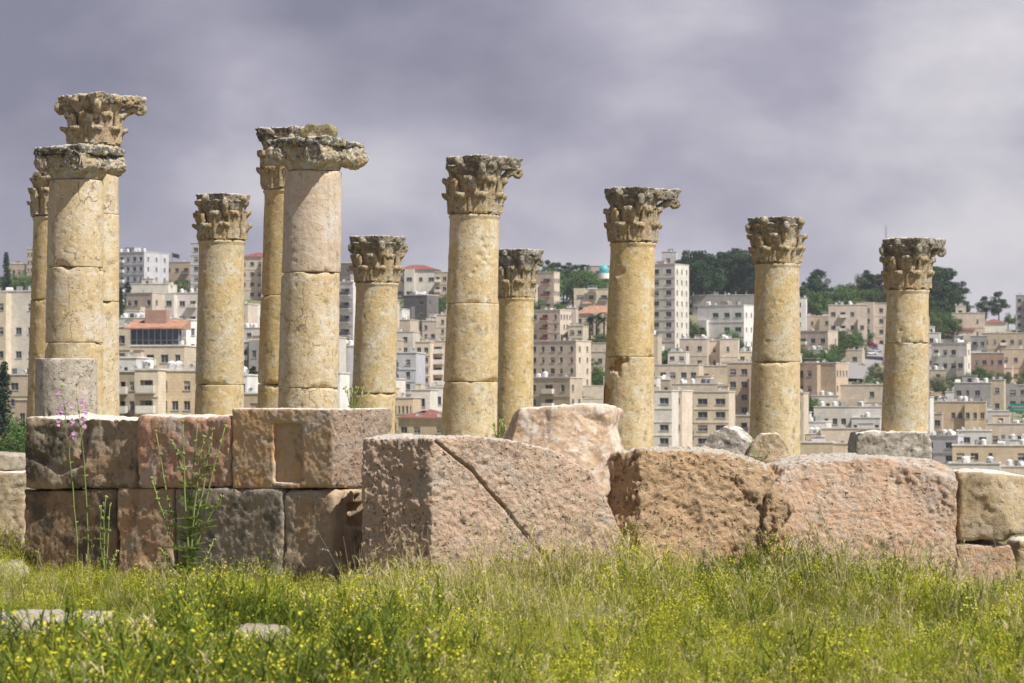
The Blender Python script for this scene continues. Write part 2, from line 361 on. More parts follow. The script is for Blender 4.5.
pn=np.empty(len(rme.polygons)*3,np.float32); rme.polygons.foreach_get('normal',pn); pn=pn.reshape(-1,3); pc=np.empty(len(rme.polygons)*3,np.float32); rme.polygons.foreach_get('center',pc); pc=pc.reshape(-1,3)
c3=at(333,450,26.6); sidek=((pc[:,0]-c3.x)*math.sin(R(57))+0*pc[:,1])*0+((pc[:,0]-c3.x)-.65*(pc[:,1]-c3.y))>-.03+.03*fbm(pc*5,3,9)
rme.polygons.foreach_set('material_index',sidek.astype(np.int32))
place(rme,'stone_block',[mW3,mSide],'pale orange block with a shallow square recess, at the corner of the left wall','stone block',GW)
# the cracked slab
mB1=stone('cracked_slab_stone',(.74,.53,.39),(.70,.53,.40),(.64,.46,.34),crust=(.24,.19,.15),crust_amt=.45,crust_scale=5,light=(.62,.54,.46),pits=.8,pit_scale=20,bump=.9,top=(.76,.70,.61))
def outline_block(fr, depth, side=0, **kw):
    f=[at(*p) for p in fr]; bk=[p+Vector((side,depth,0)) for p in f]
    return erode(prism_mesh(f,bk),**kw)
def yr(px): # right face of the slab, receding to the right
    return 25.4+(px-432)/F*25.4*math.tan(R(24))
bm=bmesh.new()
top=[(432,438),(470,436),(508,440),(560,452),(594,471),(609,498),(619,527),(626,560),(628,590)]
fv=[at(x,y,yr(x)) for x,y in top]+[at(432,590,25.4)]
lf=[at(363,446,26.1),at(378,440,25.95),at(432,438.5,25.4)]
# plan: left face corner (363) -> edge (432) -> right face; solid = extrusion of the right face backwards, skewed to the left
off=at(362,590,25.85)-at(432,590,25.4)
bkv=[p+Vector((off.x,off.y,0))+Vector((.15,.75,0)) for p in fv]
mid_=[p+Vector((off.x,off.y,0)) for p in fv]
bm=bmesh.new()
for a_ in (fv,mid_,bkv):
    for q_ in a_: bm.verts.new(q_)
bmesh.ops.convex_hull(bm,input=bm.verts[:]); lo_=[v_ for v_ in bm.verts if not v_.link_faces]
bmesh.ops.delete(bm,geom=lo_,context='VERTS'); me=bpy.data.meshes.new('p'); bm.to_mesh(me); bm.free()
crack=[at(x,y,yr(x)-.02) for x,y in [(436,441),(452,455),(472,470),(488,490),(505,508),(520,528),(535,545),(548,558),(556,575)]]
place(erode(me,seed=8,voxel=.013,big=.03,mid=.012,small=.013,edge=1.0,pit=.014,carve=carve_fracture(crack,.014,.07)),'stone_slab',mB1,'large pinkish slab split by a long diagonal crack, in the middle foreground','stone slab')
mR1=stone('fresh_boulder_stone',(.58,.45,.33),(.53,.40,.29),(.45,.31,.20),crust=(.30,.24,.19),crust_amt=.25,light=(.70,.64,.57),pits=.3,top=(.76,.70,.61))
place(outline_block([(503,442,27.2),(512,414,27.0),(520,409,26.9),(560,407,26.8),(600,407,26.8),(617,410,26.9),(612,430,26.8),(617,450,26.7),(622,475,26.7),(600,500,26.5),(540,500,26.5),(503,470,26.8)],.9,.1,seed=9,big=.03,mid=.045,edge=.35,voxel=.014),
  'boulder',mR1,'pale pink broken boulder lying behind the cracked slab','boulder')
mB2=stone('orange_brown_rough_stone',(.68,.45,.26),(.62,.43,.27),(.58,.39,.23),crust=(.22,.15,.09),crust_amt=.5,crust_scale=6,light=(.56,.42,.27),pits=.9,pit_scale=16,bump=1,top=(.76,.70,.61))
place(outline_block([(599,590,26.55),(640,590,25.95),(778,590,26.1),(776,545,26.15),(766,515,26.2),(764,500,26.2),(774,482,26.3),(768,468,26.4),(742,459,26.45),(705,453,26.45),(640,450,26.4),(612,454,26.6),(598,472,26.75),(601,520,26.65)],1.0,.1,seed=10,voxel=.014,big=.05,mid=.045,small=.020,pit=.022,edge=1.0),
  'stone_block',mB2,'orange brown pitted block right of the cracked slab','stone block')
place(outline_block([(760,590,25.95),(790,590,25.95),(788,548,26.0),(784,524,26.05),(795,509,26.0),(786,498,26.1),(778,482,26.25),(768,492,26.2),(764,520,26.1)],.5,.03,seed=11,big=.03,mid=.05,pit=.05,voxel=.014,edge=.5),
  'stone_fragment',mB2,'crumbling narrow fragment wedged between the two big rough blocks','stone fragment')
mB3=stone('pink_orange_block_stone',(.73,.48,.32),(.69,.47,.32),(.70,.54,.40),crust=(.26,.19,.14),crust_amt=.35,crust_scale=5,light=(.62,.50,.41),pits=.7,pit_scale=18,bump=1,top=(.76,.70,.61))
place(outline_block([(780,590,26.15),(953,590,26.05),(956,540,26.15),(959,482,26.3),(954,468,26.5),(932,460,26.6),(870,457,26.6),(812,459,26.65),(788,467,26.6),(778,484,26.4),(779,520,26.3)],1.1,-.1,seed=12,voxel=.014,big=.05,mid=.03,small=.017,pit=.012),
  'stone_block',mB3,'long pink orange block with a worn top painted sunlit pale, right of the pitted block','stone block')
mB4=stone('yellow_grey_stone',(.46,.36,.22),(.42,.32,.20),(.50,.40,.27),crust=(.17,.14,.10),crust_amt=.5,light=(.56,.50,.40),pits=.6,top=(.76,.70,.61))
place(outline_block([(959,541,26.5),(1006,541,26.4),(1012,535,26.4),(1040,532,26.5),(1040,478,26.6),(1012,474,26.5),(985,471,26.45),(959,471,26.5)],.9,0,seed=13,mid=.03),
  'stone_block',mB4,'yellow grey block lying on a lower one at the right edge','stone block')
place(outline_block([(954,592,26.45),(1018,592,26.45),(1017,560,26.45),(1010,545,26.45),(956,544,26.45)],.9,0,seed=14,mid=.03),
  'stone_block',mB3,'half buried pinkish block under the yellow grey block at the right edge','stone block')
place(outline_block([(1012,592,27.2),(1060,592,27.2),(1060,538,27.2),(1020,542,27.2)],.7,0,seed=34,mid=.03),
  'stone_block',mB4,'grey block in shadow behind the lowest right corner','stone block')
mR2=stone('grey_boulder_stone',(.42,.39,.34),(.38,.34,.28),(.46,.42,.36),crust=(.14,.125,.105),crust_amt=.6,crust_scale=6,light=(.60,.57,.51),pits=.6,top=(.76,.70,.61))
place(outline_block([(694,470,27.9),(696,450,27.9),(710,432,27.9),(725,425,27.9),(736,429,27.9),(750,444,27.9),(762,458,27.8),(770,472,27.8)],.5,.1,seed=15,voxel=.014,big=.04,mid=.035),
  'boulder',mR2,'pointed grey boulder on top behind the pitted block','boulder')
place(outline_block([(742,472,27.7),(750,444,27.7),(764,433,27.7),(780,434,27.7),(790,448,27.7),(794,472,27.7)],.5,0,seed=16,voxel=.014,big=.05,mid=.03),
  'boulder',mB4,'rounded yellowish boulder right of the pointed grey one','boulder')
mL=stone('pale_stone',(.44,.39,.31),(.40,.35,.27),(.38,.31,.23),crust=(.20,.17,.13),crust_amt=.45,light=(.50,.46,.38))
place(outline_block([(-30,471,31.5),(24,471,31.5),(26,455,31.5),(-30,453,31.5)],.9,0,seed=17),'stone_block',mL,'pale thin slab on the blocks at the left edge behind the wall','stone block')
place(outline_block([(-30,550,31.2),(24,550,31.2),(25,473,31.2),(-30,472,31.2)],.9,0,seed=18,mid=.03),'stone_block',mB4,'rough yellow block at the left edge behind the wall','stone block')
place(outline_block([(-30,585,27.6),(20,582,27.6),(24,572,27.8),(14,563,28.2),(-30,561,28.4)],.5,0,seed=19,mid=.03),'stone_slab',mL,'low pale slab in the grass at the left edge below the wall','stone slab')
for (x0,x1,y0,y1,Y,lb) in [(-20,62,612,645,20.8,'flat cracked paving slab among the weeds at the bottom left corner'),(50,112,622,640,20.9,'smaller paving slab right of the one at the bottom left corner'),(228,292,640,656,19.6,'small low pale stone among the yellow flowers'),(-20,25,640,664,19.0,'pale slab edge nearest the bottom left corner')]:
    g=at((x0+x1)/2,y1,Y); hw=(x1-x0)/2/F*Y; dp=Y*(1-(y0-400)/(y1-400)*1.0) if False else .9
    b_=MB(); c=[(-hw,-dp*.5),(-hw*.3,-dp*.62),(hw*.7,-dp*.5),(hw,-dp*.1),(hw*.8,dp*.45),(-hw*.2,dp*.55),(-hw*.9,dp*.3)]
    me=prism_mesh([Vector((g.x+p[0],Y+p[1],-.1)) for p in c],[Vector((g.x+p[0],Y+p[1],.13)) for p in c])
    place(erode(me,seed=int(x1),big=.04,mid=.02),'paving_slab',mL,lb,'paving slab')
# ------------------------------------------------------------------ columns
GZ = -.85
mS=[stone('shaft_stone_%s'%k,*v,**kw) for k,v,kw in [
 ('ochre',((.60,.455,.25),(.66,.55,.37),(.56,.42,.22)),dict(crust=(.30,.25,.16),crust_amt=.42,crust_scale=5,light=(.66,.60,.46),pits=.6,pit_scale=22,bump=.5,streak=.3)),
 ('cream',((.60,.47,.28),(.64,.53,.36),(.54,.41,.23)),dict(crust=(.34,.27,.19),crust_amt=.3,crust_scale=4,light=(.66,.60,.50),pits=.75,pit_scale=20,bump=.5,streak=.2,cracks=.75)),
 ('yellow',((.58,.43,.20),(.62,.49,.28),(.54,.40,.19)),dict(crust=(.28,.22,.13),crust_amt=.42,crust_scale=3,light=(.66,.58,.42),pits=.5,pit_scale=24,bump=.5,streak=.35)),
 ('speckled',((.50,.44,.36),(.46,.40,.33),(.56,.50,.42)),dict(crust=(.16,.13,.10),crust_amt=.45,crust_scale=9,light=(.60,.55,.48),pits=.9,pit_scale=26,bump=.7)),
 ('rosy',((.58,.45,.33),(.62,.51,.39),(.56,.44,.31)),dict(crust=(.30,.24,.19),crust_amt=.25,crust_scale=5,light=(.60,.55,.48),pits=.7,pit_scale=26,bump=.5,streak=.3)),
 ('mottled',((.55,.41,.20),(.50,.42,.28),(.60,.47,.26)),dict(crust=(.28,.24,.17),crust_amt=.45,crust_scale=6,light=(.64,.60,.48),pits=.75,pit_scale=24,bump=.5))]]
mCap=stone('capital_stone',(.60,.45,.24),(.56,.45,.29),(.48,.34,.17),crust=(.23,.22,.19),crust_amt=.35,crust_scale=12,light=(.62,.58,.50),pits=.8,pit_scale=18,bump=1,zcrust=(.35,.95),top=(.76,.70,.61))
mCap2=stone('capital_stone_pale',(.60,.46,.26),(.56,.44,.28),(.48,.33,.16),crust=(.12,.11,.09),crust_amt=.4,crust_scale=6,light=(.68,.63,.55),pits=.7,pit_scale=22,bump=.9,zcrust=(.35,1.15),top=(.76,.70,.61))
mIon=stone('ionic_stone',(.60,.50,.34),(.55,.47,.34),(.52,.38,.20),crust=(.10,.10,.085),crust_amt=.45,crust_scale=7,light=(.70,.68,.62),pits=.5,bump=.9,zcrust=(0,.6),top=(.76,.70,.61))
mBreak=stone('fresh_break',(.54,.31,.14),(.50,.27,.12),(.42,.24,.12),crust_amt=.2,pits=.2)
def drum(parent, c0, c1, r0, r1, mat, seed, necking=False, chips=1.0, holes=(), rough=1.0):
    """one shaft drum; c0,c1 are bottom and top centres in the column's own space"""
    h=(c1-c0).length; nr=max(6,int(h/.026)); na=120
    zz=np.sort(np.concatenate([np.linspace(0,1,nr+1),[.005/h,.012/h,1-.012/h,1-.005/h]])); nr+=4; th=np.linspace(0,2*math.pi,na,endpoint=False)
    Z,T=np.meshgrid(zz,th,indexing='ij'); r=r0+(r1-r0)*Z
    dl=Z*h; du=(1-Z)*h
    if necking:
        r=r+.022*np.clip(1-np.abs(du-.035)/.033,0,1)**.5 +.01*np.exp(-du/.10)
    P=np.stack([np.cos(T)*r0,np.sin(T)*r0,Z*h+seed*3.1],-1).reshape(-1,3)
    n=(fbm(P*1.2,3,seed)*.008+fbm(P*5,4,seed+1)*.006+fbm(P*22,3,seed+2)*.0035)*rough
    pit=np.clip(fbm(P*14,3,seed+5)-.38,0,1)*.05*rough
    r=r+(n-pit).reshape(r.shape)
    d=np.minimum(dl,du if not necking else 9)
    ch=np.clip(fbm(P*np.array([3,3,2.]),4,seed+7)-.03,0,1).reshape(r.shape)*chips
    r=r-.014*np.exp(-d/.004)-.34*ch*np.exp(-d/(.012+.06*ch))
    V=np.stack([np.cos(T)*r,np.sin(T)*r,Z*h],-1).reshape(-1,3)
    midx=np.zeros((nr,na),int)
    ax=(c1-c0)/h
    base=np.array(c0); V=V+np.outer(V[:,2],np.array([ax.x,ax.y,ax.z-1.]))+base
    for (hx,hz,hr,hd,sq) in holes:   # seen from the front: x offset, world height, radius, depth, squash
        D=np.hypot((V[:,0]-hx)*sq, V[:,2]-hz)+ fbm(V*5,4,seed+9)*hr*1.5
        k=np.clip((1-D/hr)*3,0,1)*(V[:,1]<base[1]); V[:,1]+=k*hd
        kk=k.reshape(nr+1,na); midx|=(kk[:-1]>.7)&(hr>.12)
    i=(np.arange(nr)[:,None]*na+np.arange(na)[None]); j=(np.arange(nr)[:,None]*na+(np.arange(na)+1)[None]%na)
    q=np.stack([i,j,j+na,i+na],-1).reshape(-1,4)
    loops=np.concatenate([q.ravel(),np.arange(na)[::-1],nr*na+np.arange(na)]); sizes=np.concatenate([np.full(len(q),4),[na,na]])
    me=mesh_np('drum',V,loops,sizes,np.concatenate([midx.ravel(),[0,0]]),smooth=True)
    return link('drum',me,[mat,mBreak],parent)
def disp(V, seed, a=.02):
    V=np.array(V); c=V*np.array([1,1,.3]); n=c/np.maximum(np.linalg.norm(c,axis=1),1e-6)[:,None]
    return V+n*(fbm(V*7,3,seed)*a)[:,None]+np.stack([fbm(V*11,2,seed+k)*a*.6 for k in (1,2,3)],1)
def corinthian(parent, origin, rb, H, dl, dn, dr, rot, mat, seed, worn=.4, ab=(.79,1.0), leafy=1.0):
    """bell, two rows of acanthus, corner volutes, concave abacus; dl dn dr = reach of left, near and right corners"""
    dl,dn,dr=dl*1.10,dn*1.10,dr*1.10
    b_=MB(); b_.lathe([(rb*.98,0),(rb*1.0,.04*H),(rb*.95,.3*H),(rb*1.0,.55*H),(rb*1.10,.72*H),(rb*1.30,.86*H)],40)
    bell=erode(b_.mesh('bell'),voxel=.03,big=.02,mid=.03,small=.012,seed=seed,edge=.5,pit=.03)
    cap=link('capital',bell,mat,parent); cap.location=origin; 
    azs=[-90-33-45,-90-33+45,-90-33+135,-90-33-135+0]; azs=[-168,-78,12,102]; azs=[a_+rot for a_ in azs]
    ds=[dl,dn,dr,.7]
    # abacus
    out=[]
    for k in range(4):
        a0,a1=R(azs[k]),R(azs[(k+1)%4]); d0,d1=ds[k],ds[(k+1)%4]
        p0=Vector((math.cos(a0),math.sin(a0)))*d0; p1=Vector((math.cos(a1),math.sin(a1)))*d1
        s_=(p1-p0).normalized()*.07
        mid=(math.cos((a0+R(45))),math.sin(a0+R(45))); m_=Vector(mid)*min(rb*1.16,.5)
        q0,q1=p0+s_,p1-s_
        for tt in (0,.12,.25,.4,.5,.6,.75,.88,1):
            st=q0.lerp(q1,tt); cv=(1-abs(2*tt-1)**1.7); out.append(st.lerp(m_, .5*cv))
    z0,z1=ab[0]*H,ab[1]*H
    lo=[Vector((p.x*.9,p.y*.9,z0)) for p in out]; hi=[Vector((p.x,p.y,z1)) for p in out]
    me=erode(prism_mesh(lo,hi),voxel=.02,big=.025,mid=.04,small=.016,seed=seed+50,edge=.55,pit=.03)
    link('abacus',me,mat,cap)
    # leaves
    prof=[(.0,0),(.012,.25),(.02,.5),(.035,.7),(.06,.86),(.095,.95),(.12,.94),(.125,.86),(.105,.79)]
    for row,(hh,zb,ph,nl) in enumerate(((.40,0,0,8),(.66,.03,22.5,8))):
        for k in range(nl):
            az=R(azs[0]+45*k+ph); fr=[];nu,nv=9,len(prof)
            er=random.random()
            if er<.10*worn*(row+1): continue
            sc=1-.35*worn*random.random(); hl=hh*(1-.10*worn*random.random())
            hw=(.165 if row==0 else .15)
            for iv,(dr_,zf_) in enumerate(prof if row else [(.0,0),(.012,.25),(.02,.48),(.04,.66),(.06,.82),(.088,.93),(.105,.93),(.112,.82),(.09,.70)]):
                wv=hw*(1.0-.45*(iv/(nv-1))**2.2)*(1-.13*(iv%2))
                z=(zb+hl*zf_)*H
                rbell=rb*(1.0 if zf_<.6 else 1.02)+.02+(.0 if row==0 else .015)
                for iu in range(nu):
                    u=-1+2*iu/(nu-1); rr=rbell+dr_*sc*(1.0-.25*row)*(1-.35*u*u)+.022*(1-u*u)+.013*math.cos(u*9.5)+.01*(abs(u)<.1)
                    a_=az+u*wv/rbell; fr.append((rr*math.cos(a_),rr*math.sin(a_),z-.035*abs(u)**1.5*(iv/(nv-1))))
            bk=[]
            for i_,(x,y,z) in enumerate(fr):
                iv=i_//nu; r_=math.hypot(x,y); rn=r_-(.06 if iv<5 else .075 if iv<7 else .03); bk.append((x*rn/r_,y*rn/r_,z-(.0 if iv<4 else .045 if iv<8 else 0)))
            V=disp(fr+bk,seed+k+row*9,.027*(.6+worn)); n_=nu*nv; Fc=[]
            for iv in range(nv-1):
                for iu in range(nu-1):
                    a_=iv*nu+iu; Fc+= [(a_,a_+1,a_+nu+1,a_+nu),(n_+a_,n_+a_+nu,n_+a_+nu+1,n_+a_+1)]
            for iv in range(nv-1):
                for iu in (0,nu-1):
                    a_=iv*nu+iu; Fc.append((a_,a_+nu,n_+a_+nu,n_+a_) if iu==0 else (a_+nu,a_,n_+a_,n_+a_+nu))
            for iu in range(nu-1):
                a_=(nv-1)*nu+iu; Fc.append((a_,a_+1,n_+a_+1,n_+a_))
            link('leaf',mesh('leaf',V,Fc,True),mat,cap)
    # corner volutes
    for k in range(4):
        a_=R(azs[k]); d=ds[k]
        if d<.63: continue
        d=max(d*.98,.60)
        cx,cz=d*.80,.735*H; pts=[(rb*.95,.50*H),(rb*1.12,.62*H),(d*.66,.735*H),(d*.80,.815*H)]; rr=[.035,.05,.06,.06]
        for j in range(9):
            t_=R(80-j*45); q=.085*(1-j/11); pts.append((cx+.02+q*math.cos(t_),cz+q*math.sin(t_))); rr.append(.055*(1-j/14))
        b_=MB(); b_.tube([(r_*math.cos(a_),r_*math.sin(a_),z) for r_,z in pts],[q*1.25 for q in rr],8)
        V=disp(b_.V,seed+70+k,.03); link('volute',mesh('volute',V,b_.F,True),mat,cap)
    for k in range(4):      # flower at the middle of each abacus side
        a_=R(azs[k]+45); r_=rb*1.25; b_=MB(); b_.lathe([(.02,-.08),(.08,-.05),(.09,.0),(.06,.06),(.02,.08)],9)
        V=disp(np.array(b_.V)+np.array([r_*math.cos(a_),r_*math.sin(a_),.90*H]),seed+90+k,.03); link('fleuron',mesh('fleuron',V,b_.F,True),mat,cap)
    return cap
def ionic(parent, origin, rb, H, mat, seed, worn=.4, rot=0):
    b_=MB(); b_.lathe([(rb*1.0,0),(rb*1.02,.12*H),(rb*1.12,.22*H),(rb*1.2,.45*H),(rb*1.05,.6*H)],40)
    cap=link('capital',erode(b_.mesh('echinus'),voxel=.025,big=.02,mid=.025,seed=seed,pit=.02,edge=.5),mat,parent); cap.location=origin
    th=R(33+rot); n_=Vector((-math.sin(th),-math.cos(th),0)); t_=Vector((math.cos(th),-math.sin(th),0)); up=Vector((0,0,1))
    def slab(hw,hd,z0,z1,sd,shift=0,**kw):
        c=[t_*-hw-n_*-hd,t_*hw-n_*-hd,t_*hw-n_*hd,t_*-hw-n_*hd]; c=[t_*-hw+n_*hd,t_*hw+n_*hd,t_*hw-n_*hd,t_*-hw-n_*hd]
        c=[c[0]+t_*shift*1.6,c[1],c[2],c[3]+t_*shift*1.6]
        return erode(prism_mesh([p+up*z0 for p in c],[p+up*z1 for p in c]),seed=sd,voxel=.02,**kw)
    link('abacus',slab(.585,.55,.72*H,.97*H,seed+1,mid=.05,big=.05,pit=.03,shift=.07),mat,cap)
    link('channel',slab(.47,.50,.42*H,.76*H,seed+2,mid=.03,pit=.02),mat,cap)
    for sgn in (-1,1):
        b_=MB(); vr=.185 if sgn>0 else .15
        prof=[(-.56,vr*.98),(-.50,vr*1.03),(-.40,vr*.95),(-.2,vr*.74),(0,vr*.64),(.2,vr*.74),(.40,vr*.95),(.50,vr*1.03),(.56,vr*.98)]
        c=t_*(.43 if sgn>0 else -.31)+up*(.47*H)
        V=[];na=28
        for y_,r_ in prof:
            for k in range(na):
                q=2*math.pi*k/na; V.append(c+n_*y_+t_*math.cos(q)*r_+up*math.sin(q)*r_)
        Fc=[]
        for i in range(len(prof)-1):
            for k in range(na): Fc.append((i*na+k,i*na+(k+1)%na,(i+1)*na+(k+1)%na,(i+1)*na+k))
        Fc+=[tuple(range(na)),tuple((len(prof)-1)*na+k for k in range(na))]
        me0=mesh('b',V,Fc); bm=bmesh.new(); bm.from_mesh(me0); bmesh.ops.recalc_face_normals(bm,faces=bm.faces); bm.to_mesh(me0); bm.free()
        v_=link('volute',erode(me0,voxel=.018,big=.04,mid=.05,small=.02,seed=seed+5+sgn,edge=.6,pit=.02),mat,cap)
        for face in ((1,-1) if sgn>0 else ()):     # raised spiral on the end of the roll
            pts=[];rr=[]
            for j in range(34):
                q=R(90+sgn*face*-1*j*24); r_=vr*.90*(1-j/38); pts.append(c+n_*(.565*face)+t_*math.cos(q)*r_+up*math.sin(q)*r_); rr.append(.012*(1-j/60))
            b_=MB(); b_.tube(pts,rr,6); V=disp(b_.V,seed+31,.03); link('spiral',mesh('spiral',V,b_.F,True),mat,v_)
    return cap
GC='standing columns of the ruined temple forecourt'
def column(label, xt, ys, xb, wt, wb, Y, joints, mats, seed, cap=None, captop=None, capm=None, base=True, ybase=None, holes={}, rough=1.0, **ck):
    """xt,ys: centre and row of the shaft's top; xb,wb: centre and width at row 410"""
    top=at(xt,ys,Y); p410=at(xb,410,Y); k=Y/F
    sl=(top-p410)/(top.z-p410.z)
    zb=GZ+.35; bot=p410+sl*(zb-p410.z)
    root=thing('column',label,'column',(bot.x,bot.y,GZ),0,GC); root['kind']='thing'
    loc=lambda z: Vector((bot.x,bot.y,0))*0+Vector(((p410+sl*(z-p410.z)).x-bot.x,(p410+sl*(z-p410.z)).y-bot.y,z-GZ))
    r410=wb*k/2; rt=wt*k/2; rad=lambda z: min(r410+(rt-r410)*(z-p410.z)/(top.z-p410.z), r410*1.06)
    zs=[top.z]+[at(xt,j,Y).z for j in joints]
    zh=at(xt,468,Y).z
    if zs[-1]-.3>zh>zb+.3: zs.append(zh)
    if zs[-1]-zb>.25: zs.append(zb)
    for i in range(len(zs)-1):
        z1,z0=zs[i],zs[i+1]; hh=[(x_/F*Y-bot.x, at(xt,hy,Y).z-GZ,hr,hd,sq) for (x_,hy,hr,hd,sq) in holes.get(i,[])]
        j=Vector((random.uniform(-1,1)*.008,random.uniform(-1,1)*.008,0))
        drum(root,loc(z0)+Vector((0,0,.002))+j,loc(z1)-Vector((0,0,.002))+j,rad(z0),rad(z1),mats[i%len(mats)],seed+i,necking=(i==0 and cap=='c'),holes=hh,rough=rough)
    if base:
        rb=rad(zb); b_=MB(); b_.box(-rb*1.35,rb*1.35,-rb*1.35,rb*1.35,0,.13); b_.lathe([(rb*1.3,.13),(rb*1.36,.17),(rb*1.3,.22),(rb*1.15,.25),(rb*1.15,.28),(rb*1.22,.31),(rb*1.15,.35),(rb,.352)],40)
        b_.build('base',mats[0],root)
    if cap:
        H=(at(xt,captop,Y).z-top.z); o=loc(top.z)+Vector((0,0,.004))
        if cap=='c': corinthian(root,o,rt*.97,H,ck.get('dl',.6),ck.get('dn',.75),ck.get('dr',.8),ck.get('rot',0),capm or mCap,seed*3,ck.get('worn',.5),ck.get('ab',(.79,1)))
        else: ionic(root,o,rt*.97,H,mIon,seed*3)
    return root
oc,cr_,ye,sp_,ro,mo = mS
column('tall column with a broad pale Corinthian capital behind the leftmost ionic column',94.5,146,92.5,48,53,48.5,[215,302],[cr_,oc],201,'c',97,mCap2,dl=.62,dn=.72,dr=.86,worn=.25)
column('column half hidden at the far left edge of the left cluster, its Corinthian capital broken',53,217,49,38,43,60,[300],[ye],211,'c',172,mCap2,dl=.42,dn=.5,dr=.6,worn=.9)
column('front column of the left cluster with a worn ionic capital and cracked cream shaft',77,181,73.5,54,59,46,[268,343],[cr_,cr_,oc],221,'i',147,rough=1.3)
column('slim column with a dark Corinthian capital left of the tallest ionic column',222,241,219.5,45,49,57,[385],[mo,ye],231,'c',195,dl=.52,dn=.6,dr=.56,worn=.6)
column('yellow column with a Corinthian capital directly behind the ionic column with a stone on top',287,190,283,46,51,50,[296,384],[ye,ye,ye],241,'c',129,mCap2,dl=.54,dn=.6,dr=.7,worn=.6)
column('ionic column with a loose stone lying on its capital and a rosy top drum',313,172,307.5,57,60,43,[273,388],[ro,cr_,cr_],251,'i',140,rough=1.4)
column('short column with a Corinthian capital and mottled shaft right of the tall ionic one',377,283,373.5,41.5,44,61,[393],[mo,ye],261,'c',237,dl=.58,dn=.66,dr=.62,worn=.6)
column('tall column with three drums and a high Corinthian capital at the centre left',475,215,469.5,49,55,50,[304,382],[oc,oc,oc],271,'c',158,dl=.50,dn=.68,dr=.84,holes={0:[(x_-512,y_,r_*.8,.022,1.) for x_,y_,r_ in ((482,242,.05),(486,249,.045),(480,257,.05),(484,262,.05),(477,268,.045),(473,274,.04),(486,239,.035),(489,256,.03))]},worn=.35)
column('short column with a leafy Corinthian capital peeking from behind the centre left column',516,298,514,35,38,72,[],[ye],281,'c',250,dl=.6,dn=.7,dr=.7,worn=.3)
column('leaning column with two red broken hollows in its lower drum',633,243,628.5,44,51,54,[357],[ye,oc],291,'c',189,dl=.56,dn=.66,dr=.92,holes={0:[(617-512,273,.10,.025,1.)],1:[(-8+628.5-512,367,.13,.10,1.),(-23+628.5-512,393,.17,.12,1.2)]},worn=.4)
column('column with a square flat topped capital and a pitted pale shaft, second from the right',777,264,775,44,50,57,[362],[mo,oc],301,'c',218,dl=.60,dn=.66,dr=.56,ab=(.74,1),worn=.4)
root11=column('rightmost column with spreading Corinthian capital on a rough wide plinth',908,290,905.5,41,46,61,[343],[oc,mo],311,'c',239,dl=.58,dn=.7,dr=.84,worn=.3,base=False)
p=at(895,444,61); me=prism_mesh([at(856,445,60.4),at(859,433,60.4),at(875,431,60.4),at(930,432,60.4),at(932,457,60.4),at(934,515,60.4),at(853,515,60.4)],[q+Vector((0,1.5,0)) for q in [at(856,445,60.4),at(859,433,60.4),at(875,431,60.4),at(930,432,60.4),at(932,457,60.4),at(934,515,60.4),at(853,515,60.4)]])
me=erode(me,seed=77,voxel=.03,mid=.05,pit=.03); P=co_get(me); co_set(me,P-np.array(root11.location)); link('plinth',me,mR2,root11)
b_=MB(); b_.box(-.6,.9,-.6,.7,0,.5); pl=b_.build('footing',mR2,root11)
# loose stone on the ionic capital
place(outline_block([(299,138,42.8),(300,131,42.8),(308,124.5,42.8),(329,124.5,42.8),(331,130,42.8),(328,140,42.8)],.5,.1,seed=80,voxel=.018,big=.02,mid=.03,edge=.2),'stone_fragment',
   stone('mossy_stone',(.24,.20,.10),(.30,.25,.12),(.22,.18,.08),crust=(.12,.10,.06),crust_amt=.6,light=(.5,.45,.3)),'mossy wedge of stone lying on top of an ionic capital','stone fragment')
# grey drum stump standing in front of the left cluster
root=thing('column_stump','grey speckled column drum standing in front of the left column cluster','column stump',(at(66,400,42).x,42,GZ))
zt=at(66,358.5,42).z; drum(root,Vector((0,0,1.2)),Vector((0,0,zt-GZ)),.465,.45,sp_,401,rough=1.6,chips=.5); drum(root,Vector((0,0,0)),Vector((0,0,1.19)),.47,.465,sp_,402)
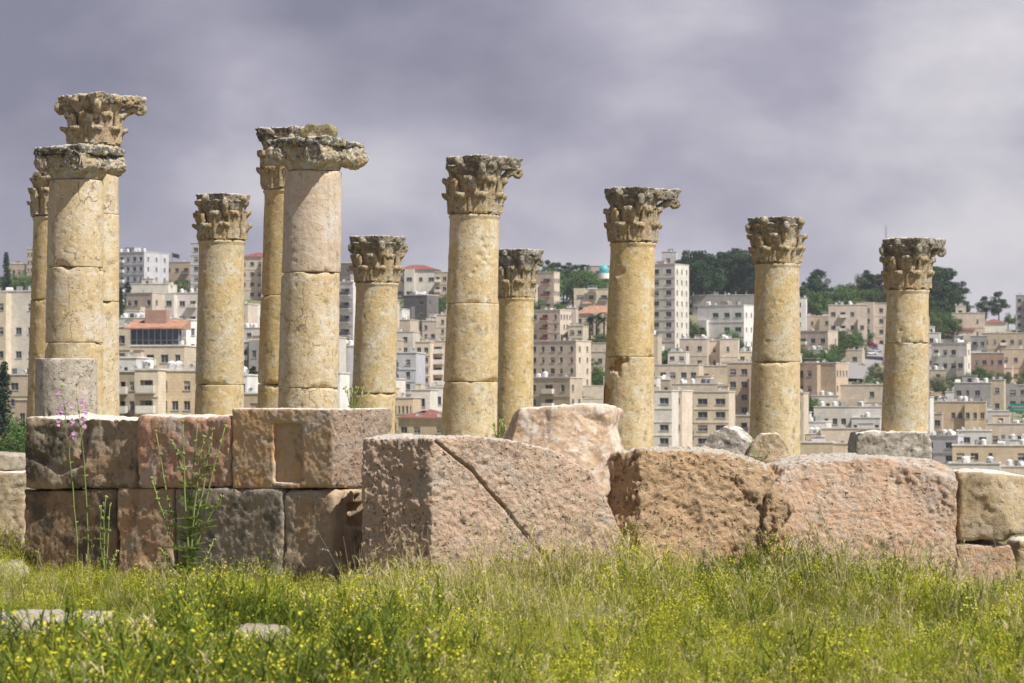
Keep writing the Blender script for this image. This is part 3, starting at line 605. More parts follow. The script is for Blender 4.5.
# ------------------------------------------------------------------ the town
WC={'W':(.82,.81,.79),'C':(.70,.61,.48),'T':(.58,.49,.38),'P':(.72,.62,.52),'G':(.40,.385,.37),'D':(.20,.19,.19),'R':(.46,.31,.25),'O':(.64,.52,.37),'B':(.58,.46,.35),'L':(.76,.72,.66),'V':(.62,.62,.66)}
def wallmat(k):
    nm='wall_'+k
    if nm in MATS: return MATS[nm]
    m,t,b=newmat(nm); c=WC[k]; v=tcoord(t); gl=t.nodes.new('ShaderNodeObjectInfo')
    n=tnoise(t,v,.35,6,.7); col=tmix(t,tramp(t,n,.35,.7),tuple(x*.84 for x in c),tuple(x*1.06 for x in c))
    vs=tcoord(t,scale=(1.2,1.2,.12)); col=tmix(t,mnode(t,'MULTIPLY',tramp(t,tnoise(t,vs,1,5,.7),.52,.72),.35),col,tuple(x*.55 for x in c))
    br=t.nodes.new('ShaderNodeTexBrick'); br.inputs['Scale'].default_value=1; br.inputs['Brick Width'].default_value=.9; br.inputs['Row Height'].default_value=.45; br.inputs['Mortar Size'].default_value=.025
    br.inputs['Color1'].default_value=(1,1,1,1); br.inputs['Color2'].default_value=(.90,.89,.87,1); br.inputs['Mortar'].default_value=(.78,.77,.75,1)
    mp=tcoord(t); ro_=t.nodes.new('ShaderNodeCombineXYZ'); s_=t.nodes.new('ShaderNodeSeparateXYZ'); t.links.new(mp,s_.inputs[0])
    t.links.new(mnode(t,'ADD',s_.outputs[0],s_.outputs[1]),ro_.inputs[0]); t.links.new(s_.outputs[2],ro_.inputs[1]); t.links.new(ro_.outputs[0],br.inputs['Vector'])
    col=tmix(t,1.0,col,br.outputs['Color'],'MULTIPLY')
    hs=t.nodes.new('ShaderNodeHueSaturation'); t.links.new(col,hs.inputs['Color']); t.links.new(mnode(t,'ADD',mnode(t,'MULTIPLY',gl.outputs['Random'],.22),.87),hs.inputs['Value'])
    t.links.new(hs.outputs[0],b.inputs['Base Color']); b.inputs['Roughness'].default_value=.9; MATS[nm]=m; return m
mGlass=plain('window_glass',(.07,.08,.10),.2,.3,.8,spec=.5); mGlassB=plain('window_glass_blue',(.06,.10,.16),.15,.3,.8,spec=.5); mDarkR=plain('dark_room',(.03,.027,.025),.9)
mFrame=plain('window_frame_paint',(.36,.35,.33),.6); mBlind=plain('roller_blind',(.42,.38,.32),.7,.2); mGreenB=plain('green_shutter',(.05,.16,.10),.6)
mRoofG=plain('roof_screed',(.40,.37,.33),.95,.3,.3); mTile=plain('roof_tile_orange',(.42,.23,.16),.85,.25,.8); mTileR=plain('roof_tile_red',(.26,.10,.08),.85,.2,.8)
mTankW=plain('tank_white',(.75,.75,.74),.5,.08); mTankG=plain('tank_grey',(.33,.34,.35),.5,.1); mMetal=plain('galvanised_metal',(.35,.36,.37),.45,.2,metal=.6); mRail=plain('balcony_rail_paint',(.12,.12,.13),.5)
mAwn=plain('awning_cloth_red',(.24,.08,.07),.8); mAwnB=plain('blue_curtain_cloth',(.10,.16,.24),.8)
WM={}
def window_mesh(w,h,style):
    k=(round(w*2)/2 if w>2 else round(w*4)/4, round(h*4)/4, style); kk=k+(round(w,1),round(h,1))
    if kk in WM: return WM[kk]
    b_=MB(); y=.22
    if style=='door': b_.add([(-w/2,y,0),(w/2,y,0),(w/2,y,h),(-w/2,y,h)],[(0,1,2,3)],3); b_.box(-w*.3,w*.1,y-.03,y-.005,0,h*.85,0); fr=.06
    else:
        b_.add([(-w/2,y,0),(w/2,y,0),(w/2,y,h),(-w/2,y,h)],[(0,1,2,3)],0); fr=.07
        for x0,x1,z0,z1 in ((-w/2,w/2,0,fr),(-w/2,w/2,h-fr,h),(-w/2,-w/2+fr,fr,h-fr),(w/2-fr,w/2,fr,h-fr),(-fr/2,fr/2,fr,h-fr)): b_.box(x0,x1,y-.07,y-.003,z0,z1,1)
        if style in('blind','green'): b_.box(-w/2+fr,w/2-fr,y-.045,y-.01,h*(.45 if style=='blind' else .12),h-fr,2)
        b_.box(-w/2-.12,w/2+.12,-.10,y-.08,-.12,-.002,1)
    me=b_.mesh('window'); 
    for q in ((mGlassB if style=='blue' else mGlass),mFrame,(mGreenB if style=='green' else mBlind),mDarkR): me.materials.append(q)
    WM[kk]=me; return me
TM={}
def tank_mesh(kind):
    if kind in TM: return TM[kind]
    b_=MB()
    if kind=='v': b_.lathe([(.55,.35),(.6,.4),(.6,.65),(.62,.68),(.6,.72),(.6,1.3),(.62,1.33),(.55,1.42),(.2,1.55),(.2,1.6)],14); b_.box(-.5,.5,-.5,.5,0,.08,1); [b_.box(x,x+.08,y,y+.08,.08,.35,1) for x in(-.45,.37) for y in(-.45,.37)]
    elif kind=='h':
        b_.add([( -1+.0,0,0)],[],0); V=[];n=12
        pts=[(-.8,0,.75),(-.72,0,.75),(.72,0,.75),(.8,0,.75)]; b_.tube(pts,[.35,.5,.5,.35],n); [b_.box(x,x+.08,-.4,.4,0,.4,1) for x in(-.6,.52)]
    else: b_.box(-.6,.6,-.6,.6,.3,1.35); b_.box(-.62,.62,-.62,.62,1.353,1.41); [b_.box(x,x+.08,y,y+.08,0,.298,1) for x in(-.55,.47) for y in(-.55,.47)]
    me=b_.mesh('water_tank',kind!='b' and False); me.materials.append(mTankW if kind!='b' else mTankG); me.materials.append(mMetal); TM[kind]=me; return me
def facade(b_, p, d, nrm_, W, H, cols, rows, zb0):
    """wall quad grid with recessed openings; cols/rows = lists of (start,end); returns opening list"""
    xs=[0]+[q for c in cols for q in c]+[W]; zs=[0]+[q for r in rows for q in r]+[H]
    P=lambda x,z,dep=0: (p[0]+d[0]*x-nrm_[0]*dep, p[1]+d[1]*x-nrm_[1]*dep, z)
    res=[]
    for i in range(len(xs)-1):
        for j in range(len(zs)-1):
            x0,x1,z0,z1=xs[i],xs[i+1],zs[j],zs[j+1]
            hole=(i%2==1 and j%2==1) and zb0(i//2,j//2)
            if not hole: b_.add([P(x0,z0),P(x1,z0),P(x1,z1),P(x0,z1)],[(0,1,2,3)]); continue
            dp=.24 if hole==1 else 1.3
            A=[P(x0,z0),P(x1,z0),P(x1,z1),P(x0,z1)]; B=[P(x0,z0,dp),P(x1,z0,dp),P(x1,z1,dp),P(x0,z1,dp)]
            b_.add(A+B,[(0,1,5,4),(1,2,6,5),(2,3,7,6),(3,0,4,7)]+([(4,5,6,7)] if hole==2 else []))
            res.append((x0,x1,z0,z1,hole,i//2,j//2))
    return res
GB='buildings of the town on the hillside'
BN=[0]
def building(x0,xc,x1,yt,yb,col,rows,cols,label,opt='',bal=(),side=None,wcol=None,ww=None,dep=None,ykm=1.0,sill_=None,name='apartment_building',cat='building'):
    """pixel box of the front (x0..xc) and of the right side (xc..x1) [left side when x1<x0]; the base row gives the distance"""
    BN[0]+=1; rs=random.Random(BN[0]*13+5)
    if not bal and cols>=3 and rows>=2 and wcol!='green' and rs.random()<.5 and (xc-x0)>24: bal=(rs.randrange(cols),); opt=opt+rs.choice(['','r',''])
    Y=city_Y((x0+xc)/2,yb)*ykm; k=Y/F
    left=x1<x0
    sw=abs((x0-x1) if left else (x1-xc)); fw=xc-x0
    th=R(27) if sw>1.5 else R(rs.uniform(6,13))
    if left: th=-abs(th)
    elif sw>1.5: th=abs(th)
    Wd=fw*k/math.cos(th); D=(sw*k/abs(math.sin(th)) if sw>1.5 else (dep or rs.uniform(9,13))); D=min(max(D,4),22)
    pc=at(x0 if left else xc, yb, Y); H=at(xc,yt,Y).z-pc.z+1.5; zb=pc.z-1.5
    # axes: front direction (left to right) and inward depth; rotation about the visible corner
    fd=Vector((math.cos(th),-math.sin(th),0)) if not left else Vector((math.cos(th),-math.sin(th),0))
    if left: fd=Vector((math.cos(th),-math.sin(th),0)); corner=Vector((pc.x,pc.y,zb)); org=corner+fd*Wd/2
    else: corner=Vector((pc.x,pc.y,zb)); org=corner-fd*Wd/2
    rz=math.atan2(fd.y,fd.x)
    root=thing(name,label,cat,org,rz,GB)
    wm=wallmat(col); b_=MB()
    sh=(H-1.5-.8)/rows; hw=Wd/2
    if cols>=3 and not wcol=='green': cols=cols+1+(cols>4)
    cw=Wd/max(cols,1); wv=(ww or 1.4)
    st_w=['plain','plain','blind']
    CO=[];cb=[]
    for c in range(cols):
        w_=min(cw*.55, (3.0 if c in bal else wv*rs.choice([1,1.15,.9,.6]))); cx=cw*(c+.5)+ (0 if c in bal else rs.uniform(-.06,.06)*cw); CO.append((max(.3,cx-w_/2),min(Wd-.3,cx+w_/2)))
    wh=min(sh*.46,1.5); RO=[(1.5+sh*(r+.34), 1.5+sh*(r+.34)+wh) for r in range(rows)]
    miss=.05 if 'u' not in opt else .3
    flags={(c,r):(2 if c in bal else (0 if rs.random()<miss else 1)) for c in range(cols) for r in range(rows)}
    bay=None
    if cols>=2 and rows>=2 and Wd>9 and rs.random()<.62 and name=='apartment_building' and 'n' not in opt:
        nb_=1 if cols<5 else 2; c0=rs.choice([q for q in range(cols-nb_+1)]); bay=(c0,c0+nb_,rs.uniform(1.2,3.0),H-(sh if rs.random()<.45 else -.35 if rs.random()<.5 else .5))
        for c in range(c0,c0+nb_):
            for r in range(rows): flags[(c,r)]=0
    # walls start at z=0 of the building; front is y=0, depth +y
    A=facade(b_,(-hw,0),(1,0),(0,-1),Wd,H,CO,RO,lambda c,r:flags[(c,r)])
    sc=side if side is not None else (max(1,int(D/4.5)) if sw>1.5 else 0)
    sxs=[];sd=D/max(sc,1)
    for c in range(sc): sxs.append((sd*(c+.5)-.55,sd*(c+.5)+.55))
    allf=lambda c,r: (1 if rs.random()>.12 else 0)
    S=[]
    if sw>1.5 and sc:
        if left: S=facade(b_,(-hw,D),(0,-1),(-1,0),D,H,sxs,RO,allf)
        else: S=facade(b_,(hw,0),(0,1),(1,0),D,H,sxs,RO,allf)
    else:
        b_.add([(hw if not left else -hw,0,0),(hw if not left else -hw,D,0),(hw if not left else -hw,D,H),(hw if not left else -hw,0,H)],[(0,1,2,3)])
    o_=-hw if not left else hw
    b_.add([(o_,0,0),(o_,D,0),(o_,D,H),(o_,0,H)],[(0,3,2,1)]); b_.add([(-hw,D,0),(hw,D,0),(hw,D,H),(-hw,D,H)],[(0,3,2,1)])
    b_.build('wall',wm,root)
    if bay:
        c0,c1,bd,bh=bay; x0_=cw*c0+.15; x1_=cw*c1-.15; bm2=MB()
        cc=[(max(a-x0_,.2),min(b2-x0_,x1_-x0_-.2)) for a,b2 in CO[c0:c1]]; rr2=[q for q in RO if q[1]<bh-.3]
        BA=facade(bm2,(0,0),(1,0),(0,-1),x1_-x0_,bh,cc,rr2,lambda c,r:1); w2=x1_-x0_
        bm2.add([(0,0,0),(0,bd,0),(0,bd,bh),(0,0,bh)],[(0,3,2,1)]); bm2.add([(w2,0,0),(w2,bd,0),(w2,bd,bh),(w2,0,bh)],[(0,1,2,3)]); bm2.add([(0,0,bh-.6),(w2,0,bh-.6),(w2,bd,bh-.6),(0,bd,bh-.6)],[(0,1,2,3)])
        bo=bm2.build('bay',wm if rs.random()<.6 else wallmat(rs.choice('LPC') if col not in 'WV' else 'L'),root); bo.location=(x0_-hw,-bd,0)
        for (xa,xb_,za,zb_,h_,c,r) in BA:
            o=link('window',window_mesh(round(xb_-xa,1),round(zb_-za,1),st_w[rs.randrange(len(st_w))]),None,bo); o.location=((xa+xb_)/2,0,za)
    # roof slab with a raised coping
    zr=H-.55; r_=MB(); r_.add([(-hw,0,zr),(hw,0,zr),(hw,D,zr),(-hw,D,zr)],[(0,1,2,3)]); rf=r_.build('roof',mRoofG,root)
    c_=MB(); e=.14
    for (a0,a1,b0,b1) in ((-hw-e,hw+e,-e,.22),(-hw-e,hw+e,D-.22,D+e),(-hw-e,-hw+.22,.222,D-.222),(hw-.22,hw+e,.222,D-.222)): c_.box(a0,a1,b0,b1,H+.002,H+.20)
    c_.build('coping',wallmat('L' if col in 'TPCBOL' else 'W'),root)
    if rows>1 and sh*F/Y>7 and BN[0]%2==0:
        c_=MB()
        for r in range(1,rows): c_.box(-hw-.05,hw+.05,-.10,-.004,1.5+sh*r-.12,1.5+sh*r+.06)
        c_.build('string_course',wm,root)
    st=[(wcol or 'plain')]*3+['blind','plain'] if wcol!='green' else ['green']
    for (xa,xb_,za,zb_,h_,c,r) in A:
        if h_==1:
            sty=st[rs.randrange(len(st))]
            me=window_mesh(round(xb_-xa,1),round(zb_-za,1),sty); o=link('window',me,None,root); o.location=((xa+xb_)/2-hw,0,za)
            sx_=(xb_-xa)/max(round(xb_-xa,1),.1); sz_=(zb_-za)/max(round(zb_-za,1),.1); o.scale=(sx_,1,sz_)
        else:
            q=MB(); w_=xb_-xa; q.box(-w_/2-.35,w_/2+.35,-1.15,-.005,-.55,-.38); hb=.55
            if 'R' in opt: mt=mAwn
            elif 'r' in opt: mt=mRail
            else: mt=wallmat('L' if col not in 'WV' else 'W')
            q.box(-w_/2-.35,w_/2+.35,-1.15,-1.03,-.377,hb,1); q.box(-w_/2-.35,-w_/2-.23,-1.028,-.005,-.377,hb,1); q.box(w_/2+.23,w_/2+.35,-1.028,-.005,-.377,hb,1)
            o=q.build('balcony',[wm,mt],root); o.location=((xa+xb_)/2-hw,0,za)
            me=window_mesh(round(w_*.5,1),round((zb_-za)*.95,1),'plain'); o=link('balcony_door',me,None,root); o.location=((xa+xb_)/2-hw,.98,za); 
    for (xa,xb_,za,zb_,h_,c,r) in S:
        me=window_mesh(round(xb_-xa,1),round(zb_-za,1),'plain'); o=link('window',me,None,root)
        m_=(xa+xb_)/2
        if left: o.location=(-hw,D-m_,za); o.rotation_euler=(0,0,-math.pi/2)
        else: o.location=(hw,m_,za); o.rotation_euler=(0,0,math.pi/2)
    if 's' in opt:
        w_=min(Wd*.4,4.2); px_=rs.uniform(-.2,.25)*Wd; q=MB(); q.box(px_-w_/2,px_+w_/2,D*.35,D*.35+min(4,D*.5),zr,H+2.1); q.box(px_-w_/2-.15,px_+w_/2+.15,D*.35-.15,D*.35+min(4,D*.5)+.15,H+2.102,H+2.28); q.build('stair_room',wm,root)
        d_=link('door',window_mesh(1.1,1.9,'door'),None,root); d_.location=(px_,D*.35-.23,zr+.01)
    if 't' in opt:
        for q in range(min(7,2+int(Wd/4))):
            kd='vvhvb'[rs.randrange(5)]; o=link('water_tank',tank_mesh(kd),None,root); o.location=(-hw+.9+(Wd-1.8)*rs.random(),.8+rs.random()*min(3,D*.4),zr+.002+(.55 if kd=='x' else 0)); o.rotation_euler=(0,0,rs.random()*3)
            o.scale=(1,1,1.25)
    if rs.random()<.6:
        q=MB(); x_=rs.uniform(-.4,.3)*Wd; w_=min(Wd*.3,3.5); q.box(x_,x_+w_,1.0+D*.2,3.0+D*.2,zr+.004,H+rs.uniform(.5,1.3)); q.box(x_-.2,x_+w_+.2,.8+D*.2,3.2+D*.2,H+1.302,H+1.38) ; q.build('roof_shed',wallmat('WLPC'[rs.randrange(4)]),root)
    for _ in range(rs.randrange(1,4)):
        q=MB(); q.tube([(0,0,0),(0,0,1.3)],.05,5); q.build('antenna_post',mMetal,root).location=(rs.uniform(-.45,.45)*Wd,rs.uniform(.3,2.5),zr+.01)
        q=MB(); q.lathe([(.03,0),(.3,.06),(.48,.2),(.44,.21),(.25,.1),(.02,.05)],10); o=q.build('satellite_dish',mFrame,root); o.location=(rs.uniform(-.45,.45)*Wd,rs.uniform(.5,2.5),H+.5); o.rotation_euler=(R(55),0,rs.uniform(-.6,.6))
    if 'p' in opt:      # unfinished roof with column stubs
        q=MB()
        for c in range(max(3,int(Wd/3.5))): q.box(-hw+.3+c*(Wd-.9)/max(2,int(Wd/3.5)-1),-hw+.6+c*(Wd-.9)/max(2,int(Wd/3.5)-1),.3,.6,H+.202,H+1.5)
        q.build('roof_post',wm,root)
    if 'h' in opt or 'H' in opt:   # hipped tiled roof
        ht=min(Wd,D)*(.17 if 'h' in opt else .30); q=MB(); ex=.5; i_=min(Wd,D)*.5
        q.add([(-hw-ex,-ex,H+.21),(hw+ex,-ex,H+.21),(hw+ex,D+ex,H+.21),(-hw-ex,D+ex,H+.21),(-hw+i_*.95,D/2,H+.2+ht),(hw-i_*.95,D/2,H+.2+ht)],[(0,1,5,4),(1,2,5),(2,3,4,5),(3,0,4),(3,2,1,0)])
        q.build('tiled_roof',mTile if 'H' in opt or 'o' in opt else mTileR,root)
    root['_d']=0; del root['_d']
    return root,Wd,H,D,zr,wm
B=building
L_='left of the first column cluster'; g1='between the left cluster and the slim mottled column'; g2='seen between the leaning column and the flat capital column'
# --- far left
B(26,39,39,249,290,'P',5,3,'narrow grey tower on the skyline at the left edge',ykm=1.0)
B(5,27,27,264,290,'T',2,3,'low brownish house below the skyline tower at the left edge')
B(-60,52,52,291,390,'L',4,6,'large pale flats with rows of paired windows at the left edge','t',wcol='blue',ww=2.2)
B(6,40,40,375,412,'T',2,2,'tan house with a roof tank beside the dark trees at the left edge','t')
B(14,44,44,400,432,'B',1,2,'low brown house right of the dark trees at the left edge','o')
# --- between left cluster and slim column
B(96,144,164,252,304,'V',5,5,'long white five storey flats on the skyline right of the left cluster','st',side=3)
B(163,199,199,262,300,'B',3,3,'brown building with a flag on the skyline','')
B(190,214,214,243,322,'V',8,2,'slender white high rise half behind the slim mottled column','')
B(130,168,168,284,306,'L',1,2,'low white house under the skyline flats','s')
B(124,152,167,293,338,'P',3,3,'cream cubic house with a small orange roof, below the low white house','')
B(166,208,208,293,342,'L',3,3,'off white house with wide windows left of the slim mottled column','t',ww=2.4)
B(100,172,172,318,352,'L',2,4,'low white roofs with tanks just above the glazed restaurant','ts')
B(150,186,194,320,420,'W',6,2,'white narrow block with tall blue windows right of the glazed restaurant','',wcol='blue')
B(112,143,143,327,420,'C',5,2,'plain cream wing left of the glazed restaurant','')
r_,Wd,H,D,zr,wm=B(129,184,184,346,422,'C',4,3,'cream restaurant house with a glazed top floor under an orange roof','',bal=(1,),ykm=.985)
q=MB(); q.add([(-Wd/2,.3,H+.21),(Wd/2-1,.3,H+.21),(Wd/2-1,.3,H+2.9),(-Wd/2,.3,H+2.9)],[(0,1,2,3)]); q.build('glazing',mGlassB,r_)
q=MB(); [q.box(-Wd/2+i*(Wd-1)/8,-Wd/2+.16+i*(Wd-1)/8,.15,.29,H+.21,H+2.9) for i in range(9)]; q.box(-Wd/2,Wd/2-1,.16,.28,H+.9,H+1.0); q.build('glazing_frame',mFrame,r_)
q=MB(); q.add([(-Wd/2-.8,-.9,H+2.9),(Wd/2-.3,-.9,H+2.9),(Wd/2-.3,6,H+4.4),(-Wd/2-.8,6,H+4.4),(-Wd/2-.8,-.9,H+2.7),(Wd/2-.3,-.9,H+2.7),(Wd/2-.3,6,H+2.7),(-Wd/2-.8,6,H+2.7)],[(0,1,2,3),(7,6,5,4),(0,4,5,1),(1,5,6,2),(2,6,7,3),(3,7,4,0)]); q.build('tiled_roof',mTile,r_)
q=MB(); q.box(Wd/2-7,Wd/2-3.5,2.5,5,H+3.3,H+5.8); q.build('roof_room',wallmat('R'),r_)
B(108,136,136,358,424,'W',3,3,'small white box house in front of the cream wing','',ykm=.97)
B(100,136,136,372,436,'T',3,3,'plain tan wing of flats above the left wall','',ykm=.95)
B(134,158,158,370,437,'C',3,1,'cream flats with open stacked balconies, just above the left wall','t',bal=(0,),ykm=.93)
B(157,205,205,371,437,'O',3,3,'orange tan flats with a wavy awning left of the slim mottled column','t',ykm=.945,ww=2)
# --- narrow gap
B(240,270,270,257,300,'P',4,3,'grey beige flats with a red roof right of the slim mottled column','h')
B(236,254,254,304,345,'W',4,2,'small bright white flats right of the slim mottled column','')
B(240,275,275,328,350,'L',2,2,'low pale roofs between the slim column and the yellow one','t')
B(236,290,290,342,400,'G',3,3,'grey flats with balconies right of the slim mottled column','',bal=(0,))
B(232,300,300,394,438,'O',2,4,'tan building just above the recess block','')
# --- right of the tall ionic
B(330,358,358,263,300,'D',3,3,'dark grey building behind the tall ionic column','')
B(336,353,360,282,352,'W',5,1,'bright white tall flats right of the tall ionic column','r',bal=(0,))
B(330,372,372,346,388,'V',2,2,'pale blue grey house right of the tall ionic column','t')
B(330,380,380,388,430,'O',2,3,'tan house behind the green sprig on the recess block','')
B(394,436,436,270,300,'L',2,3,'wide pale house with a long red roof on the skyline','h',ww=2.5)
B(434,462,462,272,304,'C',3,3,'cream flats right of the long red roofed house','')
B(403,427,438,295,320,'D',2,2,'dark grey block house with a pale side and roof tanks','t',side=2)
B(388,402,402,309,336,'W',3,1,'small white house left of the green bushes','')
B(422,437,437,321,350,'P',3,2,'narrow beige house under the bushes','s')
B(436,462,462,315,356,'P',4,2,'beige stepped flats behind the centre left column','')
B(385,413,413,332,356,'L',2,2,'pale low house right of the short mottled column','')
B(415,430,430,342,396,'P',5,2,'beige flats with small dark window pairs, left half','')
B(429,462,462,341,397,'P',5,2,'beige flats with long balconies, right half','',bal=(0,))
B(385,416,416,353,418,'V',5,2,'white grey flats with balconies right of the short mottled column','r',bal=(0,))
B(411,430,430,390,432,'L',2,1,'off white house with one green window','')
B(428,462,462,387,432,'W',2,2,'white house with wide windows left of the centre left column','',ww=2.3)
B(385,413,413,398,436,'O',2,5,'long tan building with a slatted awning','')
r_,*_q=B(398,446,446,419,452,'O',2,3,'ochre house with a dark red tiled roof above the cracked slab','h')
# --- centre gap
B(524,554,560,272,312,'P',3,2,'pinkish flats with dark awnings below the hilltop trees','R',bal=(1,),side=3)
B(520,560,572,310,352,'P',4,3,'pink beige flats with three red balconies','R',bal=(2,),side=4)
B(566,576,576,308,352,'P',4,1,'narrow stair tower beside the flats with red balconies','')
B(574,622,622,289,315,'C',2,3,'cream flats with large dark windows under the turquoise dome','',ww=3)
B(575,614,614,314,336,'C',2,3,'pale house with an orange hipped roof','H')
B(583,591,591,304,326,'C',2,1,'small turret with a pyramid orange roof','H',dep=4)
B(588,614,614,266,288,'P',2,3,'grey building on the hilltop under the turquoise dome','')
B(568,583,583,326,356,'C',3,2,'cream annex with arched windows','')
B(500,576,592,341,388,'P',4,6,'wide plain beige flats with four rows of small windows','',side=2)
B(500,570,583,378,425,'T',3,4,'beige flats with roof tanks directly above the pink boulder','t',side=2,bal=(3,))
B(592,622,622,343,364,'C',1,2,'small cream house left of the leaning column','')
# --- leaning column to flat capital column
B(650,675,691,264,352,'L',8,2,'tallest pale eight storey block beside the pine grove','',side=3,ww=2.2)
B(662,676,676,252,266,'W',1,1,'white lift room on top of the tallest block','',ykm=1.0,dep=4)
B(648,673,681,302,350,'P',4,2,'flats with an orange roof in front of the tallest block','ho',bal=(1,),side=3)
B(693,758,758,295,318,'G',1,5,'unfinished long building with posts on its roof below the grove','p')
B(699,744,756,305,351,'W',3,4,'white three storey flats with green shutters','t',wcol='green',side=2,ww=2.2)
B(645,662,662,345,362,'W',1,1,'small white domed hall right of the leaning column','',ykm=1)
B(680,707,707,339,370,'P',2,2,'beige house with two round tanks on its roof','t')
B(708,722,722,341,370,'P',2,1,'narrow middle beige house with a shaded entrance','')
B(720,738,738,339,372,'P',2,1,'beige house with a bay beside the trees','t')
B(648,699,699,365,398,'C',2,4,'long cream house with a row of wide windows','',ww=2.2)
B(698,732,732,366,400,'C',2,2,'cream house under a flat white canopy','')
B(672,718,718,384,404,'P',1,3,'low pinkish roofs with a shed','ts')
B(640,672,672,391,462,'L',5,2,'grey pale five storey flats left half above the pitted block','',ww=2)
B(671,682,694,391,462,'P',5,1,'flats with a shaded pinkish side in the middle above the pitted block','',side=0)
B(694,729,729,392,462,'C',5,2,'cream flats with two window columns above the grey boulder','',ww=2)
B(728,772,772,363,430,'B',5,3,'tan brown flats left of the flat capital column','',ww=2)
B(728,772,772,416,450,'T',2,3,'brown low house left of the flat capital column','')
# --- flat capital column to rightmost column
B(790,806,806,298,340,'W',4,1,'sliver of white flats right of the flat capital column','')
B(805,834,834,316,340,'T',2,2,'tan roofs below the right pine trees','')
B(829,867,867,305,348,'P',3,3,'wide pinkish three storey flats below the right trees','t',bal=(1,))
B(864,912,912,303,348,'P',4,3,'pinkish flats with dark balconies behind the rightmost column','s',bal=(2,))
B(844,857,864,318,346,'W',2,1,'white projecting house with a curved balcony','',bal=(0,))
B(790,828,841,331,362,'P',2,3,'beige two storey house with a deep lower porch','',bal=(1,))
B(780,836,852,363,412,'B',3,3,'tan flats with a blue curtained middle bay','r',bal=(1,),side=4,ww=2)
B(828,892,892,385,416,'P',2,4,'long pinkish grey blank walled building','',ww=2)
B(815,892,892,407,432,'L',1,7,'pale long low house with many small windows','t')
B(790,826,826,422,448,'W',1,3,'white low flats with roof clutter right of the flat capital column','ts')
B(822,880,880,429,456,'P',1,3,'beige low house left of the rough plinth','')
B(790,833,833,443,474,'O',1,2,'ochre house right of the flat capital column, lowest','')
B(832,880,880,444,474,'C',1,2,'greenish cream low house left of the rough plinth, lowest','')
# --- right of the last column
B(953,985,985,313,340,'P',2,2,'blank beige house on the ridge below the pines','')
B(956,966,966,306,336,'P',3,1,'thin beige tower with an orange top on the ridge','o')
B(983,1006,1006,323,342,'L',1,3,'low house with small tiled roof right of the ridge tower','h')
B(1017,1044,1044,295,345,'G',6,3,'grey high rise cut by the right edge','')
B(922,940,940,333,380,'W',4,1,'white block with a tall stair room right of the rightmost column','s')
B(934,967,970,343,386,'L',3,3,'white three storey house with a dark roof terrace','t')
B(955,987,987,336,362,'G',2,3,'grey house under a small red arched roof','')
B(960,974,974,330,340,'P',1,1,'little pavilion with a red curved roof','h',dep=5)
B(984,1050,1050,333,362,'T',2,6,'long brown two storey row at the right edge','')
B(966,1004,1004,353,384,'R',2,4,'brick red two storey building','')
B(1002,1050,1050,349,384,'B',2,4,'brown building right of the brick red one','')
B(998,1050,1050,385,410,'G',2,4,'dark shop row with a terrace at the right edge','',ww=2.4)
B(955,991,991,383,416,'G',2,3,'grey cube house with three windows','st')
B(990,1004,1004,380,414,'T',2,1,'narrow tan tower with tall slots beside the grey cube house','')
B(922,942,942,414,445,'T',2,2,'brown sliver house right of the rightmost column','')
B(937,986,986,402,446,'O',2,5,'ochre house with two rows of windows right of the last column','t')
B(978,1009,1009,411,432,'V',1,2,'pale bluish house with a canopy left of the green sign','')
B(968,1050,1050,424,450,'P',1,5,'wide pale roof terrace house at the right edge','ts')
B(924,958,965,436,466,'V',2,2,'bright white house just right of the rough plinth','t',side=1)
B(958,992,992,431,460,'W',2,2,'white house with a dark door slot','')
B(955,1060,1060,446,482,'O',2,5,'long ochre house lowest at the right edge','t')
B(950,1000,1000,464,488,'L',1,2,'pale roof edge just above the yellow grey block','t',ykm=.94)
B(998,1060,1060,467,490,'P',1,2,'lowest pinkish roofs at the right edge','t',ykm=.94)
